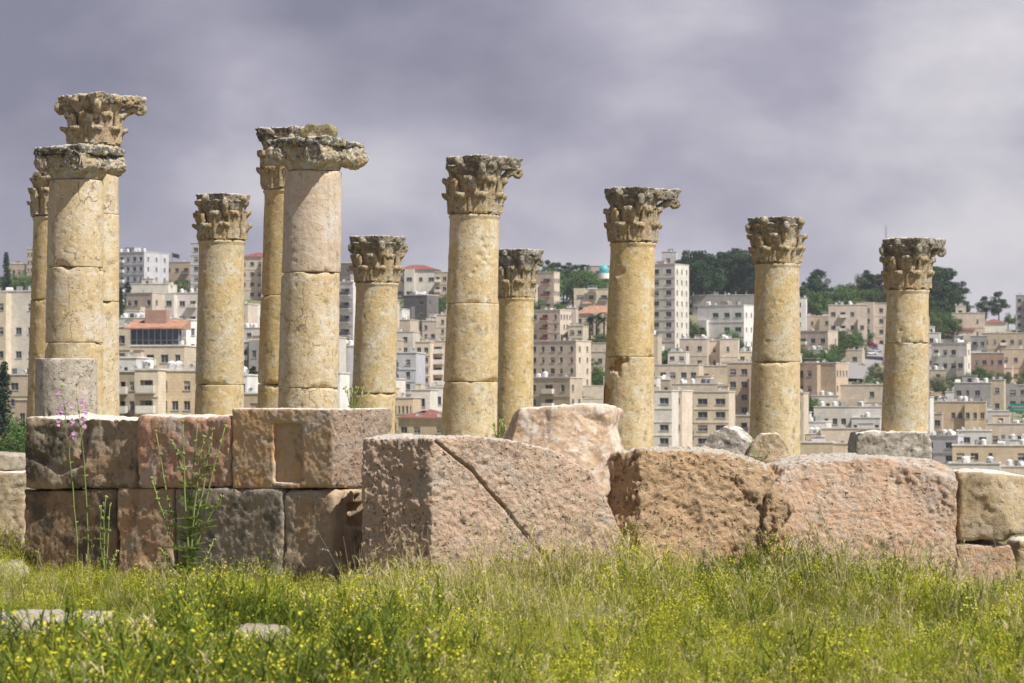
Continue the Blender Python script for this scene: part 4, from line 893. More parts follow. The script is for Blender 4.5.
# --- small houses tucked between the larger ones
for x0,x1,yt,yb,c,r_n,cn,lb,op in [
 (112,128,352,366,'L',1,2,'tiny pale roof house directly left of the glazed restaurant',''),
 (158,176,308,324,'W',1,2,'small white roof block behind the orange restaurant roof','t'),
 (236,252,372,396,'T',2,1,'tan sliver house right of the slim mottled column','t'),
 (396,410,320,338,'P',2,1,'small pinkish house under the dark grey block house','t'),
 (404,420,372,396,'T',2,2,'small tan house in front of the beige flats with window pairs',''),
 (434,460,372,392,'L',2,3,'low pale house left of the centre left column above the red roof','t'),
 (534,552,350,372,'L',2,2,'pale extension in front of the wide beige flats','t'),
 (584,606,352,368,'P',1,2,'pinkish cottage between the terrace walls and the cream house',''),
 (548,566,398,420,'O',2,2,'ochre house low behind the pink boulder',''),
 (668,686,352,372,'L',2,2,'small pale house below the flats with an orange roof','t'),
 (702,722,374,392,'W',1,2,'white shed like house above the cream flats','t'),
 (655,670,380,398,'T',1,2,'tan low house left of the low pinkish roofs','t'),
 (738,758,352,372,'C',2,2,'small cream house left of the flat capital column','t'),
 (808,824,350,368,'W',2,2,'small white house on the terrace above the tan flats','t'),
 (812,838,396,414,'L',1,3,'pale house in front of the tan flats with the blue bay','t'),
 (852,880,418,436,'W',1,3,'white low house left of the rough plinth, middle row','t'),
 (806,822,434,452,'T',1,2,'small tan house right of the flat capital column, second lowest','t'),
 (846,862,350,366,'C',1,1,'small cream gatehouse beside the road',''),
 (930,946,370,388,'T',2,1,'narrow tan house below the white house with the roof terrace','t'),
 (946,962,392,408,'W',1,2,'small white house between the terrace walls right of the rightmost column','t'),
 (996,1012,368,384,'C',2,2,'small cream house right of the brick red building','t'),
 (976,992,396,412,'P',1,2,'small pinkish house above the ochre one with two window rows','t'),
 (1006,1030,356,374,'L',2,2,'pale house in front of the long brown row at the right edge','t'),
 (940,954,426,440,'P',1,1,'tiny pinkish house behind the bright white house','t'),
 (1002,1034,440,452,'W',1,3,'white roof rooms just below the green sign','t')]:
    B(x0,x1,x1,yt,yb,c,r_n,cn,lb,op)
# --- houses mostly hidden behind the columns
for x0,x1,nm in [(203,246,'the slim mottled column'),(266,340,'the tall ionic column'),(358,396,'the short mottled column'),(448,500,'the centre left column'),(606,655,'the leaning column'),(756,802,'the flat capital column'),(886,930,'the rightmost column')]:
    for k,(ya,yb_,adj) in enumerate([(302,338,'upper'),(338,378,'middle'),(374,420,'lower')]):
        rr_=random.Random(x0+k); a=x0+rr_.uniform(-3,4); b2=x1+rr_.uniform(-4,3)
        if x0>700: ya+=18; yb_+=22
        B(a,b2,b2,ya+rr_.uniform(-4,6),yb_+8,'LPCWT'[rr_.randrange(5)],2+k%2+(k>0),3 if b2-a<50 else 5,adj+' house almost hidden behind '+nm,'t' if k else '')
# --- town details
def onhill(px,py): Y=city_Y(px,py); return at(px,py,Y)
p=at(604,276,1080); r_=thing('dome','turquoise dome on the hilltop left of the leaning column','dome',(p.x,p.y,p.z-1),0); b_=MB(); b_.lathe([(2.3,0),(2.3,2.0)],20); b_.build('drum',wallmat('W'),r_)
b_=MB(); b_.lathe([(1.8*math.cos(R(a)) if a<89 else .02,2+1.3+1.9*math.sin(R(a))) for a in range(-50,91,14)],20); b_.build('shell',plain('turquoise_paint',(.08,.48,.52),.4),r_,True)
p=at(172,262,1140); r_=thing('flag_pole','flag flying above the brown building on the skyline','flag',(p.x,p.y,p.z-2)); b_=MB(); b_.tube([(0,0,0),(0,0,6)],.12,6); b_.build('pole',mMetal,r_)
b_=MB(); V=[];
for i in range(7):
    for j in (0,1): V.append((i*.5,.25*math.sin(i*1.1),4.0+j*1.7-.12*i)); V.append((i*.5,.25*math.sin(i*1.1)+.03,4.0+j*1.7-.12*i))
b_.add(V,[(4*i,4*i+4,4*i+6,4*i+2) for i in range(6)]+[(4*i+1,4*i+3,4*i+7,4*i+5) for i in range(6)]); b_.build('cloth',plain('flag_cloth',(.05,.05,.05),.8),r_)
p=at(886,300,1160); r_=thing('lattice_mast','lattice antenna mast behind the rightmost capital','mast',(p.x,p.y,p.z-4)); b_=MB()
for x in (-.8,.8):
    for y in (-.8,.8): b_.tube([(x,y,0),(x*.7,y*.7,27)],.14,5)
for i in range(17): z=2*i+1; s_=.8-.24*z/27; b_.tube([(-s_,-s_,z),(s_,-s_,z+2)],.08,4); b_.tube([(s_,-s_,z),(-s_,-s_,z+2)],.08,4); b_.tube([(-s_,-s_,z),(s_,-s_,z)],.08,4)
b_.build('frame',mMetal,r_); b_=MB(); b_.tube([(0,0,26),(0,0,33)],.12,5); [b_.box(x,x+.3,-1,-.8,22,24.5) for x in(-1.3,1.0)]; b_.build('antenna',mFrame,r_)
# green sign
p=at(1018,413,655); r_=thing('sign','green shop sign board at the right edge','sign',(p.x,p.y-6,p.z)); b_=MB(); b_.box(-2.8,3.6,0,.25,.2,2.2); b_.build('board',plain('sign_green',(.02,.20,.15),.5),r_)
b_=MB(); [b_.box(-2.4+i*.55,-2.4+i*.55+.35,-.03,-.004,1.3,1.65) for i in range(9)]; [b_.box(-1.9+i*.5,-1.9+i*.5+.3,-.03,-.004,.7,.95) for i in range(8)]; b_.build('lettering',mFrame,r_)
b_=MB(); [b_.box(x,x+.2,.05,.2,-3,.198) for x in(-2.4,3.0)]; b_.build('post',mMetal,r_)
# road on the slope with a parked car
rp=[(890,348),(882,351),(878,356),(872,361),(862,367),(852,374),(846,382)]; wd=[3.5,4,4.5,5,5,5,5]
V=[]
for (x,y),w_ in zip(rp,wd):
    c=onhill(x,y); zz=float(terrain_z(c.x,c.y)); 
    for s_ in (-1,1): X=c.x+s_*w_; V.append((X,c.y,max(zz,float(terrain_z(X,c.y)))+1.0))
V+= [(x,y,z-3) for x,y,z in V]; n=len(rp)
Fc=[(2*i,2*i+1,2*i+3,2*i+2) for i in range(n-1)]+[(2*i,2*i+2,2*n+2*i+2,2*n+2*i) for i in range(n-1)]+[(2*i+1,2*n+2*i+1,2*n+2*i+3,2*i+3) for i in range(n-1)]
tag(link('road',mesh('road',V,Fc),plain('asphalt_worn',(.30,.29,.28),.9)),'pale road climbing between the houses',kind='structure')
rz_=V[4]
def make_car(px,py,label,c,dz=1.05,rz=.25):
    g=onhill(px,py); r_=thing('parked_car',label,'car',(g.x,g.y,float(terrain_z(g.x,g.y))+dz),rz,'cars parked on the sloping road')
    b_=MB(); pr=[(-2.2,.35),(-2.25,.75),(-2.0,.95),(-1.1,1.02),(1.2,1.0),(2.05,.85),(2.2,.6),(2.2,.35)]
    b_.add([(x,-.85,z) for x,z in pr]+[(x,.85,z) for x,z in pr],[tuple(range(8)),tuple(range(15,7,-1))]+[(i,8+i,8+(i+1)%8,(i+1)%8) for i in range(8)]); b_.build('body',plain('car_paint_'+str(c[0]),c,.3,.03,spec=.5),r_)
    pr=[(-1.5,1.0),(-1.1,1.42),(.35,1.45),(1.15,1.0)]; b_=MB(); b_.add([(x,-.72,z) for x,z in pr]+[(x,.72,z) for x,z in pr],[(0,1,2,3),(7,6,5,4)]+[(i,4+i,4+(i+1)%4,(i+1)%4) for i in range(4)]); b_.build('windows',mGlass,r_)
    b_=MB(); b_.box(-1.05,.3,-.70,.70,1.452,1.50); b_.build('roof',plain('car_paint_'+str(c[0]),c,.3),r_)
    for x in (-1.35,1.35):
        for y in (-.86,.86): b_=MB(); b_.tube([(x,y-.1,.33),(x,y+.1,.33)],.33,14); b_.build('wheel',mRail,r_)
make_car(871,358,'white car parked on the sloping road',(.75,.75,.75)); make_car(876,355.5,'silver car parked just above the white one',(.45,.46,.48))
# terrace walls on the slope
def terrace(x0,x1,py,h,label,col='P'):
    a,b2=onhill(x0,py),onhill(x1,py); Y=(a.y+b2.y)/2; a=at(x0,py,Y); b2=at(x1,py,Y); q=MB(); q.box(a.x,b2.x,Y,Y+.6,a.z-2.5,a.z+h); q.box(a.x-.05,b2.x+.05,Y-.08,Y+.68,a.z+h+.002,a.z+h+.22)
    P=q.mesh('w'); c=Vector(((a.x+b2.x)/2,Y,a.z-2.5)); A_=co_get(P); co_set(P,A_-np.array(c)); o=link('retaining_wall',P,wallmat(col)); o.location=c; tag(o,label,'wall','stone retaining walls on the slope')
for k,(x0,x1,py,h) in enumerate([(583,622,374,2.0),(583,622,398,3),(582,622,408,2.2),(583,622,366,1)]): terrace(x0,x1,py,h,['upper','middle','lowest','topmost short'][k]+' stone terrace wall left of the leaning column')
terrace(929,968,398,1.5,'upper terrace wall right of the rightmost column','T'); terrace(926,955,410,1.5,'lower terrace wall right of the rightmost column','T'); terrace(648,690,446,2.2,'white garden wall just above the pitted block','W')
# ------------------------------------------------------------------ trees
def leafmat(nm,c,sp=.35):
    m,t,b=newmat(nm); v=tcoord(t); oi=t.nodes.new('ShaderNodeObjectInfo')
    col=tmix(t,tramp(t,tnoise(t,v,.9,4,.7),.35,.68),tuple(x*(1-sp) for x in c),tuple(x*(1+sp) for x in c))
    hs=t.nodes.new('ShaderNodeHueSaturation'); t.links.new(col,hs.inputs['Color']); t.links.new(mnode(t,'ADD',mnode(t,'MULTIPLY',oi.outputs['Random'],.5),.75),hs.inputs['Value']); t.links.new(mnode(t,'ADD',mnode(t,'MULTIPLY',oi.outputs['Random'],.04),.48),hs.inputs['Hue'])
    t.links.new(hs.outputs[0],b.inputs['Base Color']); b.inputs['Roughness'].default_value=.8; return m
mLf={'pine':leafmat('pine_needles',(.036,.075,.028)),'broad':leafmat('broadleaf_foliage',(.095,.165,.040)),'olive':leafmat('olive_foliage',(.13,.16,.075)),'cypress':leafmat('cypress_foliage',(.025,.045,.022)),'palm':leafmat('palm_fronds',(.06,.085,.03)),'bough':leafmat('bougainvillea_flowers',(.30,.03,.13))}
mBark=plain('bark',(.13,.09,.065),.95,.3,6)
def crown(kind, seed, n=2600):
    """unit tree 1 m high: clumps of small leaf faces round limb ends"""
    rs=np.random.default_rng(seed); cl=[]
    if kind=='pine':      # tall trunk, flat-topped clumps
        for i in range(17): h=rs.uniform(.30,.93); rr=.22*(1.15-abs(h-.6)*1.1)*math.sqrt(rs.random()); a=rs.uniform(0,6.28); cl.append((rr*math.cos(a),rr*math.sin(a),h,rs.uniform(.08,.15),rs.uniform(.06,.10)))
        cl.append((0,0,.93,.10,.06))
    elif kind=='cypress':
        for i in range(14): h=.08+.9*i/14; cl.append((rs.normal()*.012,rs.normal()*.012,h,.085*(1-h*.8)+.01,.07))
    elif kind in('broad','olive','bough'):
        for i in range(14): a=rs.uniform(0,6.28); rr=.30*math.sqrt(rs.random()); h=.30+.55*rs.random()*(1-rr); cl.append((rr*math.cos(a),rr*math.sin(a),h,rs.uniform(.11,.19),rs.uniform(.09,.15)))
        cl.append((0,0,.8,.16,.14))
    cl=np.array(cl); k=rs.integers(0,len(cl),n); c=cl[k]
    d=rs.normal(size=(n,3)); d/=np.linalg.norm(d,axis=1)[:,None]; rad=rs.random(n)**.33
    P=c[:,:3]+d*rad[:,None]*np.stack([c[:,3],c[:,3],c[:,4]],1)
    s={'pine':.017,'cypress':.014,'broad':.020,'olive':.018,'bough':.03}[kind]*rs.uniform(.6,1.4,n)
    nn=d+rs.normal(size=(n,3))*.6; nn/=np.linalg.norm(nn,axis=1)[:,None]
    u=np.cross(nn,rs.normal(size=(n,3))); u/=np.linalg.norm(u,axis=1)[:,None]; v=np.cross(nn,u)
    V=np.stack([P-u*s[:,None],P+v*s[:,None]*.6,P+u*s[:,None],P-v*s[:,None]*.6],1).reshape(-1,3)
    me=mesh_np('crown',V,np.arange(4*n),np.full(n,4)); me.materials.append(mLf[kind])
    b_=MB(); tr={'pine':.022,'cypress':.014,'broad':.03,'olive':.035,'bough':.02}[kind]
    b_.tube([(0,0,-.06),(.01,0,.2),(-.005,.01,.45),(0,0,.8 if kind!='broad' else .6)],[tr,tr*.8,tr*.6,tr*.2],7)
    for q in cl[:8]:
        z=max(.15,q[2]-.2); b_.tube([(0,0,z),(q[0]*.5,q[1]*.5,(z+q[2])/2),(q[0],q[1],q[2])],[tr*.45,tr*.3,tr*.1],5)
    tm=b_.mesh('trunk',True); tm.materials.append(mBark); return me,tm
TP={k:[crown(k,s*7+1,n) for s in range(c_)] for k,c_,n in (('pine',5,3200),('broad',4,2600),('olive',3,2200),('cypress',2,1800),('bough',1,900))}
def palm_proto():
    V=[];Fc=[];rs=random.Random(3)
    for i in range(26):
        a=rs.uniform(0,6.28); el=rs.uniform(-.5,1.1); p=Vector((0,0,.72)); L=.30; pr=None
        for j in range(7):
            t_=j/6; e=el-1.6*t_*t_; q=Vector((math.cos(a)*L*t_,math.sin(a)*L*t_,.72+L*t_*math.sin(el)-.16*t_*t_)); w_=.035*(1-t_*.8); s_=Vector((-math.sin(a),math.cos(a),0))*w_
            V+= [q+s_-Vector((0,0,w_*.5)),q,q-s_-Vector((0,0,w_*.5))]
            if j: b0=len(V)-6; Fc+=[(b0,b0+1,b0+4,b0+3),(b0+1,b0+2,b0+5,b0+4)]
    me=mesh('crown',V,Fc); me.materials.append(mLf['palm']); b_=MB(); b_.tube([(0,0,-.05),(.01,0,.4),(0,0,.72)],[.035,.025,.03],8); tm=b_.mesh('trunk',True); tm.materials.append(mBark); return me,tm
TP['palm']=[palm_proto()]
NM={'pine':('pine_tree','pine tree'),'broad':('broadleaf_tree','tree'),'olive':('olive_tree','tree'),'cypress':('cypress_tree','cypress'),'palm':('palm_tree','palm tree'),'bough':('flowering_bush','bush')}
rt_=random.Random(4)
def tree(kind,px,pyb,hpx,label,group=None,wide=1.0,Y=None):
    Y=Y or city_Y(px,pyb); p=at(px,pyb,Y); h=hpx*Y/F
    if group=='garden trees and bushes among the houses': h*=1.3
    r_=thing(NM[kind][0],label,NM[kind][1],(p.x,p.y,p.z-.3),rt_.uniform(0,6.28),group); r_.scale=(h*wide,h*wide,h)
    cm,tm=TP[kind][rt_.randrange(len(TP[kind]))]
    o=link('crown',cm,None,r_); o2=link('trunk',tm,None,r_); return r_
def grove(kind,x0,x1,yb0,yb1,h0,h1,n,label,group,top=None,wide=1.0):
    for i in range(n):
        px=x0+(x1-x0)*(i+rt_.uniform(.1,.9))/n; pyb=rt_.uniform(yb0,yb1); h=rt_.uniform(h0,h1)
        if top: h=max(10,pyb-np.interp(px,*top)+rt_.uniform(-9,4))
        tree(kind,px,pyb,h,label,group,wide,Y=city_Y(px,pyb))
GP='dark pines of the hilltop grove'
grove('pine',672,768,304,316,40,60,36,'dark pine standing in the hilltop grove right of the tallest block',GP,top=([672,690,698,710,722,735,748,768],[256,258,250,256,249,249,252,262]),wide=.95)
grove('pine',672,768,300,306,30,50,12,'dark pine standing in the hilltop grove right of the tallest block',GP,top=([672,690,698,710,722,735,748,768],[262,262,256,262,255,256,258,268]),wide=1.0)
G2='trees on the hill right of the flat capital column'
grove('broad',800,892,304,322,18,30,40,'green rounded tree on the hill right of the flat capital column',G2,top=([800,830,850,892],[288,286,282,280]),wide=1.15)
grove('pine',798,834,305,315,38,46,5,'tall pine above the rounded trees right of the flat capital column',G2,top=([798,815,834],[276,270,280]))
tree('olive',858,300,30,'pale green tree top rising left of the rightmost column',G2)
grove('pine',864,892,302,310,40,52,5,'tall pine just left of the rightmost capital',G2,top=([864,880,892],[270,266,262]))
G3='pines right of the rightmost column'
grove('pine',926,957,312,330,45,62,14,'large dark pine close right of the rightmost column',G3,top=([926,940,950,958],[264,264,276,286]),wide=1.2)
for x,y,h,l in ((966,322,22,'small low pine left of the split pine pair'),(985,326,31,'left pine of the split pair on the ridge at the right'),(999,324,34,'right pine of the split pair on the ridge at the right')): tree('pine',x,y,h,l,G3,1.25)
tree('broad',1008,328,18,'light green tree right of the split pine pair',G3); tree('broad',1016,328,16,'light green small tree beside the right grey high rise',G3)
G4='trees on the hill in the centre gap'
grove('broad',540,604,290,310,20,40,38,'dark green tree on the slope right of the leafy capital column',G4,top=([540,560,580,604],[262,264,268,274]),wide=1.1)
grove('pine',545,592,285,298,25,36,9,'dark pine on the hilltop right of the leafy capital column',G4,top=([540,560,570,592],[260,262,259,268]))
grove('broad',530,560,308,314,8,15,7,'garden tree between the two pinkish flats in the centre gap',G4,wide=1.4)
G5='trees at the left edge'
tree('cypress',6,296,46,'tall dark pointed cypress at the left edge',G5,1.6)
grove('broad',-20,34,292,298,18,32,8,'dark tree under the skyline at the left edge',G5,wide=1.2)
for x,yb,h,wd_ in ((4,440,82,1.0),(-8,440,76,1.3)): tree('cypress',x,yb,h,'big dark conifer in front of the pale flats at the left edge' if x>0 else 'dark conifer cut by the left edge of the picture',G5,wd_*1.6)
for x,yb,h in ((14,470,60),(24,466,52),(8,474,50),(30,470,44)): tree('broad',x,yb,h,'dark bushy tree just left of the first column cluster',G5,1.0)
for x,y,h in ((121,318,32),(128,316,36),(118,322,20)): tree('cypress',x,y,h,'dark narrow cypress right of the left cluster','cypresses below the skyline flats',1.8)
grove('broad',166,192,296,303,20,27,6,'dark round tree below the brown building with the flag','trees below the brown building')
tree('cypress',254,402,38,'small conifer in front of the grey flats','trees in the town',2.2)
G6='garden trees and bushes among the houses'
grove('olive',404,440,330,338,9,17,14,'bush on the green bank below the dark grey block house',G6,wide=1.5)
grove('broad',436,450,312,318,14,24,4,'tree right of the dark grey block house',G6)
grove('broad',592,612,345,395,10,20,12,'bush on the green terraces left of the leaning column',G6,wide=1.5)
for x in (590,597,604): tree('palm',x,341,24 if x!=597 else 28,'palm tree beside the orange roofed house',G6,1.1)
grove('broad',684,702,346,350,14,24,5,'bright green tree left of the white flats with green shutters',G6)
grove('broad',726,744,350,366,14,24,6,'dark tree below the white flats with green shutters',G6,wide=1.1)
grove('broad',652,676,362,368,9,16,6,'tree beside the small white domed hall',G6,wide=1.3)
grove('olive',655,690,452,456,24,33,5,'olive tree in front of the grey pale flats',G6,wide=1.15)
grove('broad',800,838,362,371,12,19,10,'garden tree above the tan flats with the blue bay',G6,wide=1.3)
grove('broad',832,866,344,360,12,22,12,'garden tree between the road and the pinkish flats',G6,wide=1.2)
tree('bough',871,351,13,'magenta bougainvillea bush by the road',None,1.5)
grove('olive',869,887,366,384,5,11,10,'olive bush on the grassy slope under the road',G6,wide=1.5)
grove('broad',800,818,415,424,15,22,4,'dark tree left of the pale long low house',G6,wide=1.1)
grove('broad',930,954,330,345,14,24,7,'lighter tree below the big dark pine',G6,wide=1.1)
grove('broad',965,1000,372,392,10,18,14,'garden tree around the brick red building',G6,wide=1.2)
grove('olive',930,962,388,402,12,18,8,'grey green tree below the white house with the roof terrace',G6,wide=1.2)
grove('broad',1000,1030,378,392,10,18,7,'tree beside the dark shop row at the right edge',G6,wide=1.3)
grove('broad',988,1000,345,352,8,14,3,'tree in front of the long brown row',G6)
tree('palm',991,424,14,'short palm beside the ochre house',G6,1.5)
# low scrub on the open slopes
gq=np.random.default_rng(21); nb=2600; Yb_=np.sqrt(gq.uniform(300**2,1150**2,nb)); xb_=gq.uniform(-.26,.30,nb)*Yb_
cl_=fbm(np.stack([xb_*.012,Yb_*.012,0*xb_],1),3,61)>-.05; xb_,Yb_=xb_[cl_],Yb_[cl_]; nb=len(xb_); zb_=terrain_z(xb_,Yb_); rb_=gq.uniform(.8,2.4,nb)
kq=60; d_=gq.normal(size=(nb,kq,3)); d_/=np.linalg.norm(d_,axis=2)[...,None]; d_[...,2]=np.abs(d_[...,2])*.8; rr_=gq.random((nb,kq,1))**.4
Pq=(np.stack([xb_,Yb_,zb_],1)[:,None]+d_*rr_*rb_[:,None,None]).reshape(-1,3); nq=gq.normal(size=Pq.shape); nq/=np.linalg.norm(nq,axis=1)[:,None]; uq=np.cross(nq,gq.normal(size=Pq.shape)); uq/=np.linalg.norm(uq,axis=1)[:,None]; vq=np.cross(nq,uq); sq=gq.uniform(.2,.45,len(Pq))[:,None]
Vq=np.stack([Pq-uq*sq,Pq+vq*sq,Pq+uq*sq,Pq-vq*sq],1).reshape(-1,3); tag(link('scrub',mesh_np('scrub',Vq,np.arange(len(Vq)),np.full(len(Pq),4)),mLf['olive']),'low grey green scrub on the open slopes between the houses',kind='stuff')
# ------------------------------------------------------------------ haze
hz=MB(); hz.box(-2200,2200,-40,3200,-160,140); ho=hz.build('haze',None); tag(ho,'thin pale haze in the air over the valley',kind='stuff')
hm=bpy.data.materials.new('haze'); hm.use_nodes=True; t=hm.node_tree; t.nodes.clear(); o_=t.nodes.new('ShaderNodeOutputMaterial'); pv=t.nodes.new('ShaderNodeVolumePrincipled')
pv.inputs['Color'].default_value=(.80,.84,.95,1); pv.inputs['Density'].default_value=.00010; pv.inputs['Anisotropy'].default_value=.2; t.links.new(pv.outputs[0],o_.inputs['Volume']); ho.data.materials.append(hm)
# ------------------------------------------------------------------ ground cover
def foliage(nm,c,sp=.35,trans=.35,sc=1.1):
    m,t,b=newmat(nm); v=tcoord(t)
    f=tramp(t,tnoise(t,v,sc,4,.7),.35,.68); col=tmix(t,f,tuple(x*(1-sp) for x in c),tuple(x*(1+sp) for x in c))
    f2=tnoise(t,v,23,2,.6); col=tmix(t,.8,col,tmix(t,f2,(.45,.45,.45),(1.6,1.6,1.6)),'MULTIPLY')
    t.links.new(col,b.inputs['Base Color']); b.inputs['Roughness'].default_value=.7
    tr=t.nodes.new('ShaderNodeBsdfTranslucent'); t.links.new(col,tr.inputs['Color']); mx=t.nodes.new('ShaderNodeMixShader'); mx.inputs[0].default_value=trans
    t.links.new(b.outputs[0],mx.inputs[1]); t.links.new(tr.outputs[0],mx.inputs[2]); t.links.new(mx.outputs[0],t.nodes['Material Output'].inputs[0]); return m
mGr=foliage('weed_leaf',(.34,.37,.045)); mGrD=foliage('weed_leaf_dark',(.17,.225,.035)); mFl=foliage('yellow_petal',(.70,.66,.05),.15,.3); mSt=foliage('dry_straw',(.60,.52,.28),.25,.3)
gr=np.random.default_rng(11)
class GP_:
    def __init__(s): s.V=[];s.Q=[];s.M=[]
    def ribbon(s,P,w,m,az=None):
        P=np.array(P,float); a=gr.uniform(0,6.28) if az is None else az; sd=np.array([math.cos(a),math.sin(a),0]); n=len(P)
        b0=sum(len(v) for v in s.V); ww=np.array(w)[:,None]*sd/2 if hasattr(w,'__len__') else np.full((n,1),w/2)*sd
        s.V.append(np.stack([P-ww,P+ww],1).reshape(-1,3))
        for i in range(n-1): s.Q.append((b0+2*i,b0+2*i+1,b0+2*i+3,b0+2*i+2)); s.M.append(m)
    def quad(s,c,r,m,n=None):
        n=gr.normal(size=3) if n is None else n; n=n/np.linalg.norm(n); u=np.cross(n,gr.normal(size=3)); u/=np.linalg.norm(u); v=np.cross(n,u)
        b0=sum(len(q) for q in s.V); c=np.array(c); s.V.append(np.array([c-u*r,c-v*r,c+u*r,c+v*r])); s.Q.append((b0,b0+1,b0+2,b0+3)); s.M.append(m)
    def done(s): return np.concatenate(s.V), np.array(s.Q), np.array(s.M)
def curve(base,d,L,bend,n=4):
    t=np.linspace(0,1,n); return [np.array(base)+np.array(d)*L*x+np.array([0,0,-bend*L*x*x])+0*x for x in t]
def rd(el0,el1):
    a=gr.uniform(0,6.28); e=R(gr.uniform(el0,el1)); return np.array([math.cos(a)*math.cos(e),math.sin(a)*math.cos(e),math.sin(e)])
def p_tuft():
    g=GP_()
    for i in range(11):
        L=gr.uniform(.12,.32); g.ribbon(curve((gr.normal()*.025,gr.normal()*.025,0),rd(48,86),L,gr.uniform(.1,.5)),[.006,.006,.004,.001],0)
    return g.done()
def p_mustard(h):
    g=GP_(); 
    for sidx in range(2):
        d=rd(72,88); st=curve((gr.normal()*.03,gr.normal()*.03,0),d,h*gr.uniform(.8,1.05),0,4); g.ribbon(st,.006,0)
        tips=[st[-1]]
        for k in range(6):
            t=gr.uniform(.3,.95); p=st[0]+(st[-1]-st[0])*t; b=curve(p,rd(35,75),h*gr.uniform(.15,.38),-.1,3); g.ribbon(b,.004,0); tips.append(b[-1])
        for k in range(13):
            t=gr.uniform(0,.8); p=st[0]+(st[-1]-st[0])*t; L=gr.uniform(.04,.11)*(1.2-t); g.ribbon(curve(p,rd(5,60),L,.3,3),[.003,.011*(1.2-t),.001],0)
        for tp in tips:
            for k in range(gr.integers(2,5)): g.quad(tp+gr.normal(size=3)*.013,gr.uniform(.004,.0075),1,np.array([gr.normal()*.6,gr.normal()*.6-.4,1]))
            if gr.random()<.5: g.quad(tp-[0,0,.02],.012,0)
    return g.done()
def p_straw(h):
    g=GP_()
    for i in range(6):
        L=h*gr.uniform(.6,1.0); c=curve((gr.normal()*.03,gr.normal()*.03,0),rd(62,84),L,gr.uniform(.05,.35),5); g.ribbon(c,[.006,.005,.004,.003,.003],2)
        if i<3:
            d=c[-1]-c[-2]; d/=np.linalg.norm(d); d[2]-=.5
            for k in range(9): g.ribbon(curve(c[-1]+d*.012*k,d+gr.normal(size=3)*.45,gr.uniform(.03,.06),.2,3),[.006,.005,.001],2)
    for i in range(5): g.ribbon(curve((gr.normal()*.03,gr.normal()*.03,0),rd(35,75),h*.5*gr.random()+.08,.4),[.008,.007,.005,.001],2 if i%2 else 0)
    return g.done()
def p_bush():
    g=GP_()
    for i in range(9):
        L=gr.uniform(.15,.38); c=curve((gr.normal()*.03,gr.normal()*.03,0),rd(50,86),L,.05,4); g.ribbon(c,.006,3)
        for k in range(12):
            t=gr.uniform(.15,1); p=c[0]+(c[-1]-c[0])*t; g.ribbon(curve(p,rd(10,70),gr.uniform(.03,.08),.1,3),[.003,.008,.001],3)
        if i%3==0: g.quad(c[-1]+gr.normal(size=3)*.012,.008,1)
    return g.done()
def patch_pos(n,y0=13.2,y1=29.2):
    Y=np.sqrt(gr.uniform(y0**2,y1**2,n*2)); x=gr.uniform(-1,1,n*2)*(Y*.185+1.6)
    return x[:n],Y[:n]
SLABS=[(at(20,645,19.9),1.0,.9),(at(82,632,21),.5,.5),(at(260,650,19.6),.42,.35),(at(400,655,19.3),.3,.2)]
def scatter(protos,x,Y,scl,name,mats,label,flat=.0):
    z=gz(x,Y); keep=np.ones(len(x),bool)
    for p,rx,ry in SLABS: keep&=~((((x-p.x)/rx)**2+((Y-p.y)/ry)**2<1)&(gr.random(len(x))<.93))
    # none inside the big stones
    wy=np.where(x<-1.68,26.75+(-1.68-x)*math.tan(R(33))*.95,np.where(x<1.0,25.55+np.abs(x+.75)*.42,np.where(x<2.4,25.95,26.1)))
    keep&=(Y<wy)|(x<-4.62)
    scl=scl*hmod(x,Y)*1.12; keep&=(scl>.27)|(gr.random(len(x))<.35)
    x,Y,z,scl=x[keep],Y[keep],z[keep],scl[keep]; k=gr.integers(0,len(protos),len(x))
    Vs=[];Qs=[];Ms=[];off=0
    for i,(V,Q,M) in enumerate(protos):
        id_=np.where(k==i)[0]
        if not len(id_): continue
        a=gr.uniform(0,6.28,len(id_)); c,s_=np.cos(a),np.sin(a); sc=scl[id_]
        X=(V[None,:,0]*c[:,None]-V[None,:,1]*s_[:,None])*sc[:,None]+x[id_][:,None]
        Yy=(V[None,:,0]*s_[:,None]+V[None,:,1]*c[:,None])*sc[:,None]+Y[id_][:,None]
        Z=V[None,:,2]*sc[:,None]*1.0+z[id_][:,None]-.01
        Vs.append(np.stack([X,Yy,Z],-1).reshape(-1,3)); Qs.append((Q[None]+(np.arange(len(id_))*len(V))[:,None,None]+off).reshape(-1,4)); Ms.append(np.tile(M,len(id_))); off+=len(id_)*len(V)
    V=np.concatenate(Vs);Q=np.concatenate(Qs);M=np.concatenate(Ms)
    return V,Q,M
parts=[]
def hmod(x,Y):
    px=512+x/Y*F; n=fbm(np.stack([x*1.3,Y*.9,0*x],1),3,41); n2=fbm(np.stack([x*.35,Y*.3,0*x+9],1),2,43)
    h=np.clip(.80+1.1*n+.5*n2,.25,1.5); h*=np.where((px<330)&(Y>23.5),.62,np.where(Y>24,.85,1))
    h*=np.where((px<70)&(Y>16.6)&(Y<21.8),.22,np.where((px<125)&(Y>17.5)&(Y<21.5),.4,1)); h*=np.where((px>940)&(Y>23),.6,1); h*=np.where((px>215)&(px<305)&(Y>17.8)&(Y<20),.5,1)
    return h
def zone(x,Y): return fbm(np.stack([x*.5,Y*.5,0*x],1),3,40)
px_of=lambda x,Y: 512+x/Y*F
x,Y=patch_pos(18500); parts.append(scatter([p_tuft() for _ in range(10)],x,Y,gr.uniform(.5,1.15,len(x))*(1+.4*zone(x,Y)),'','',''))
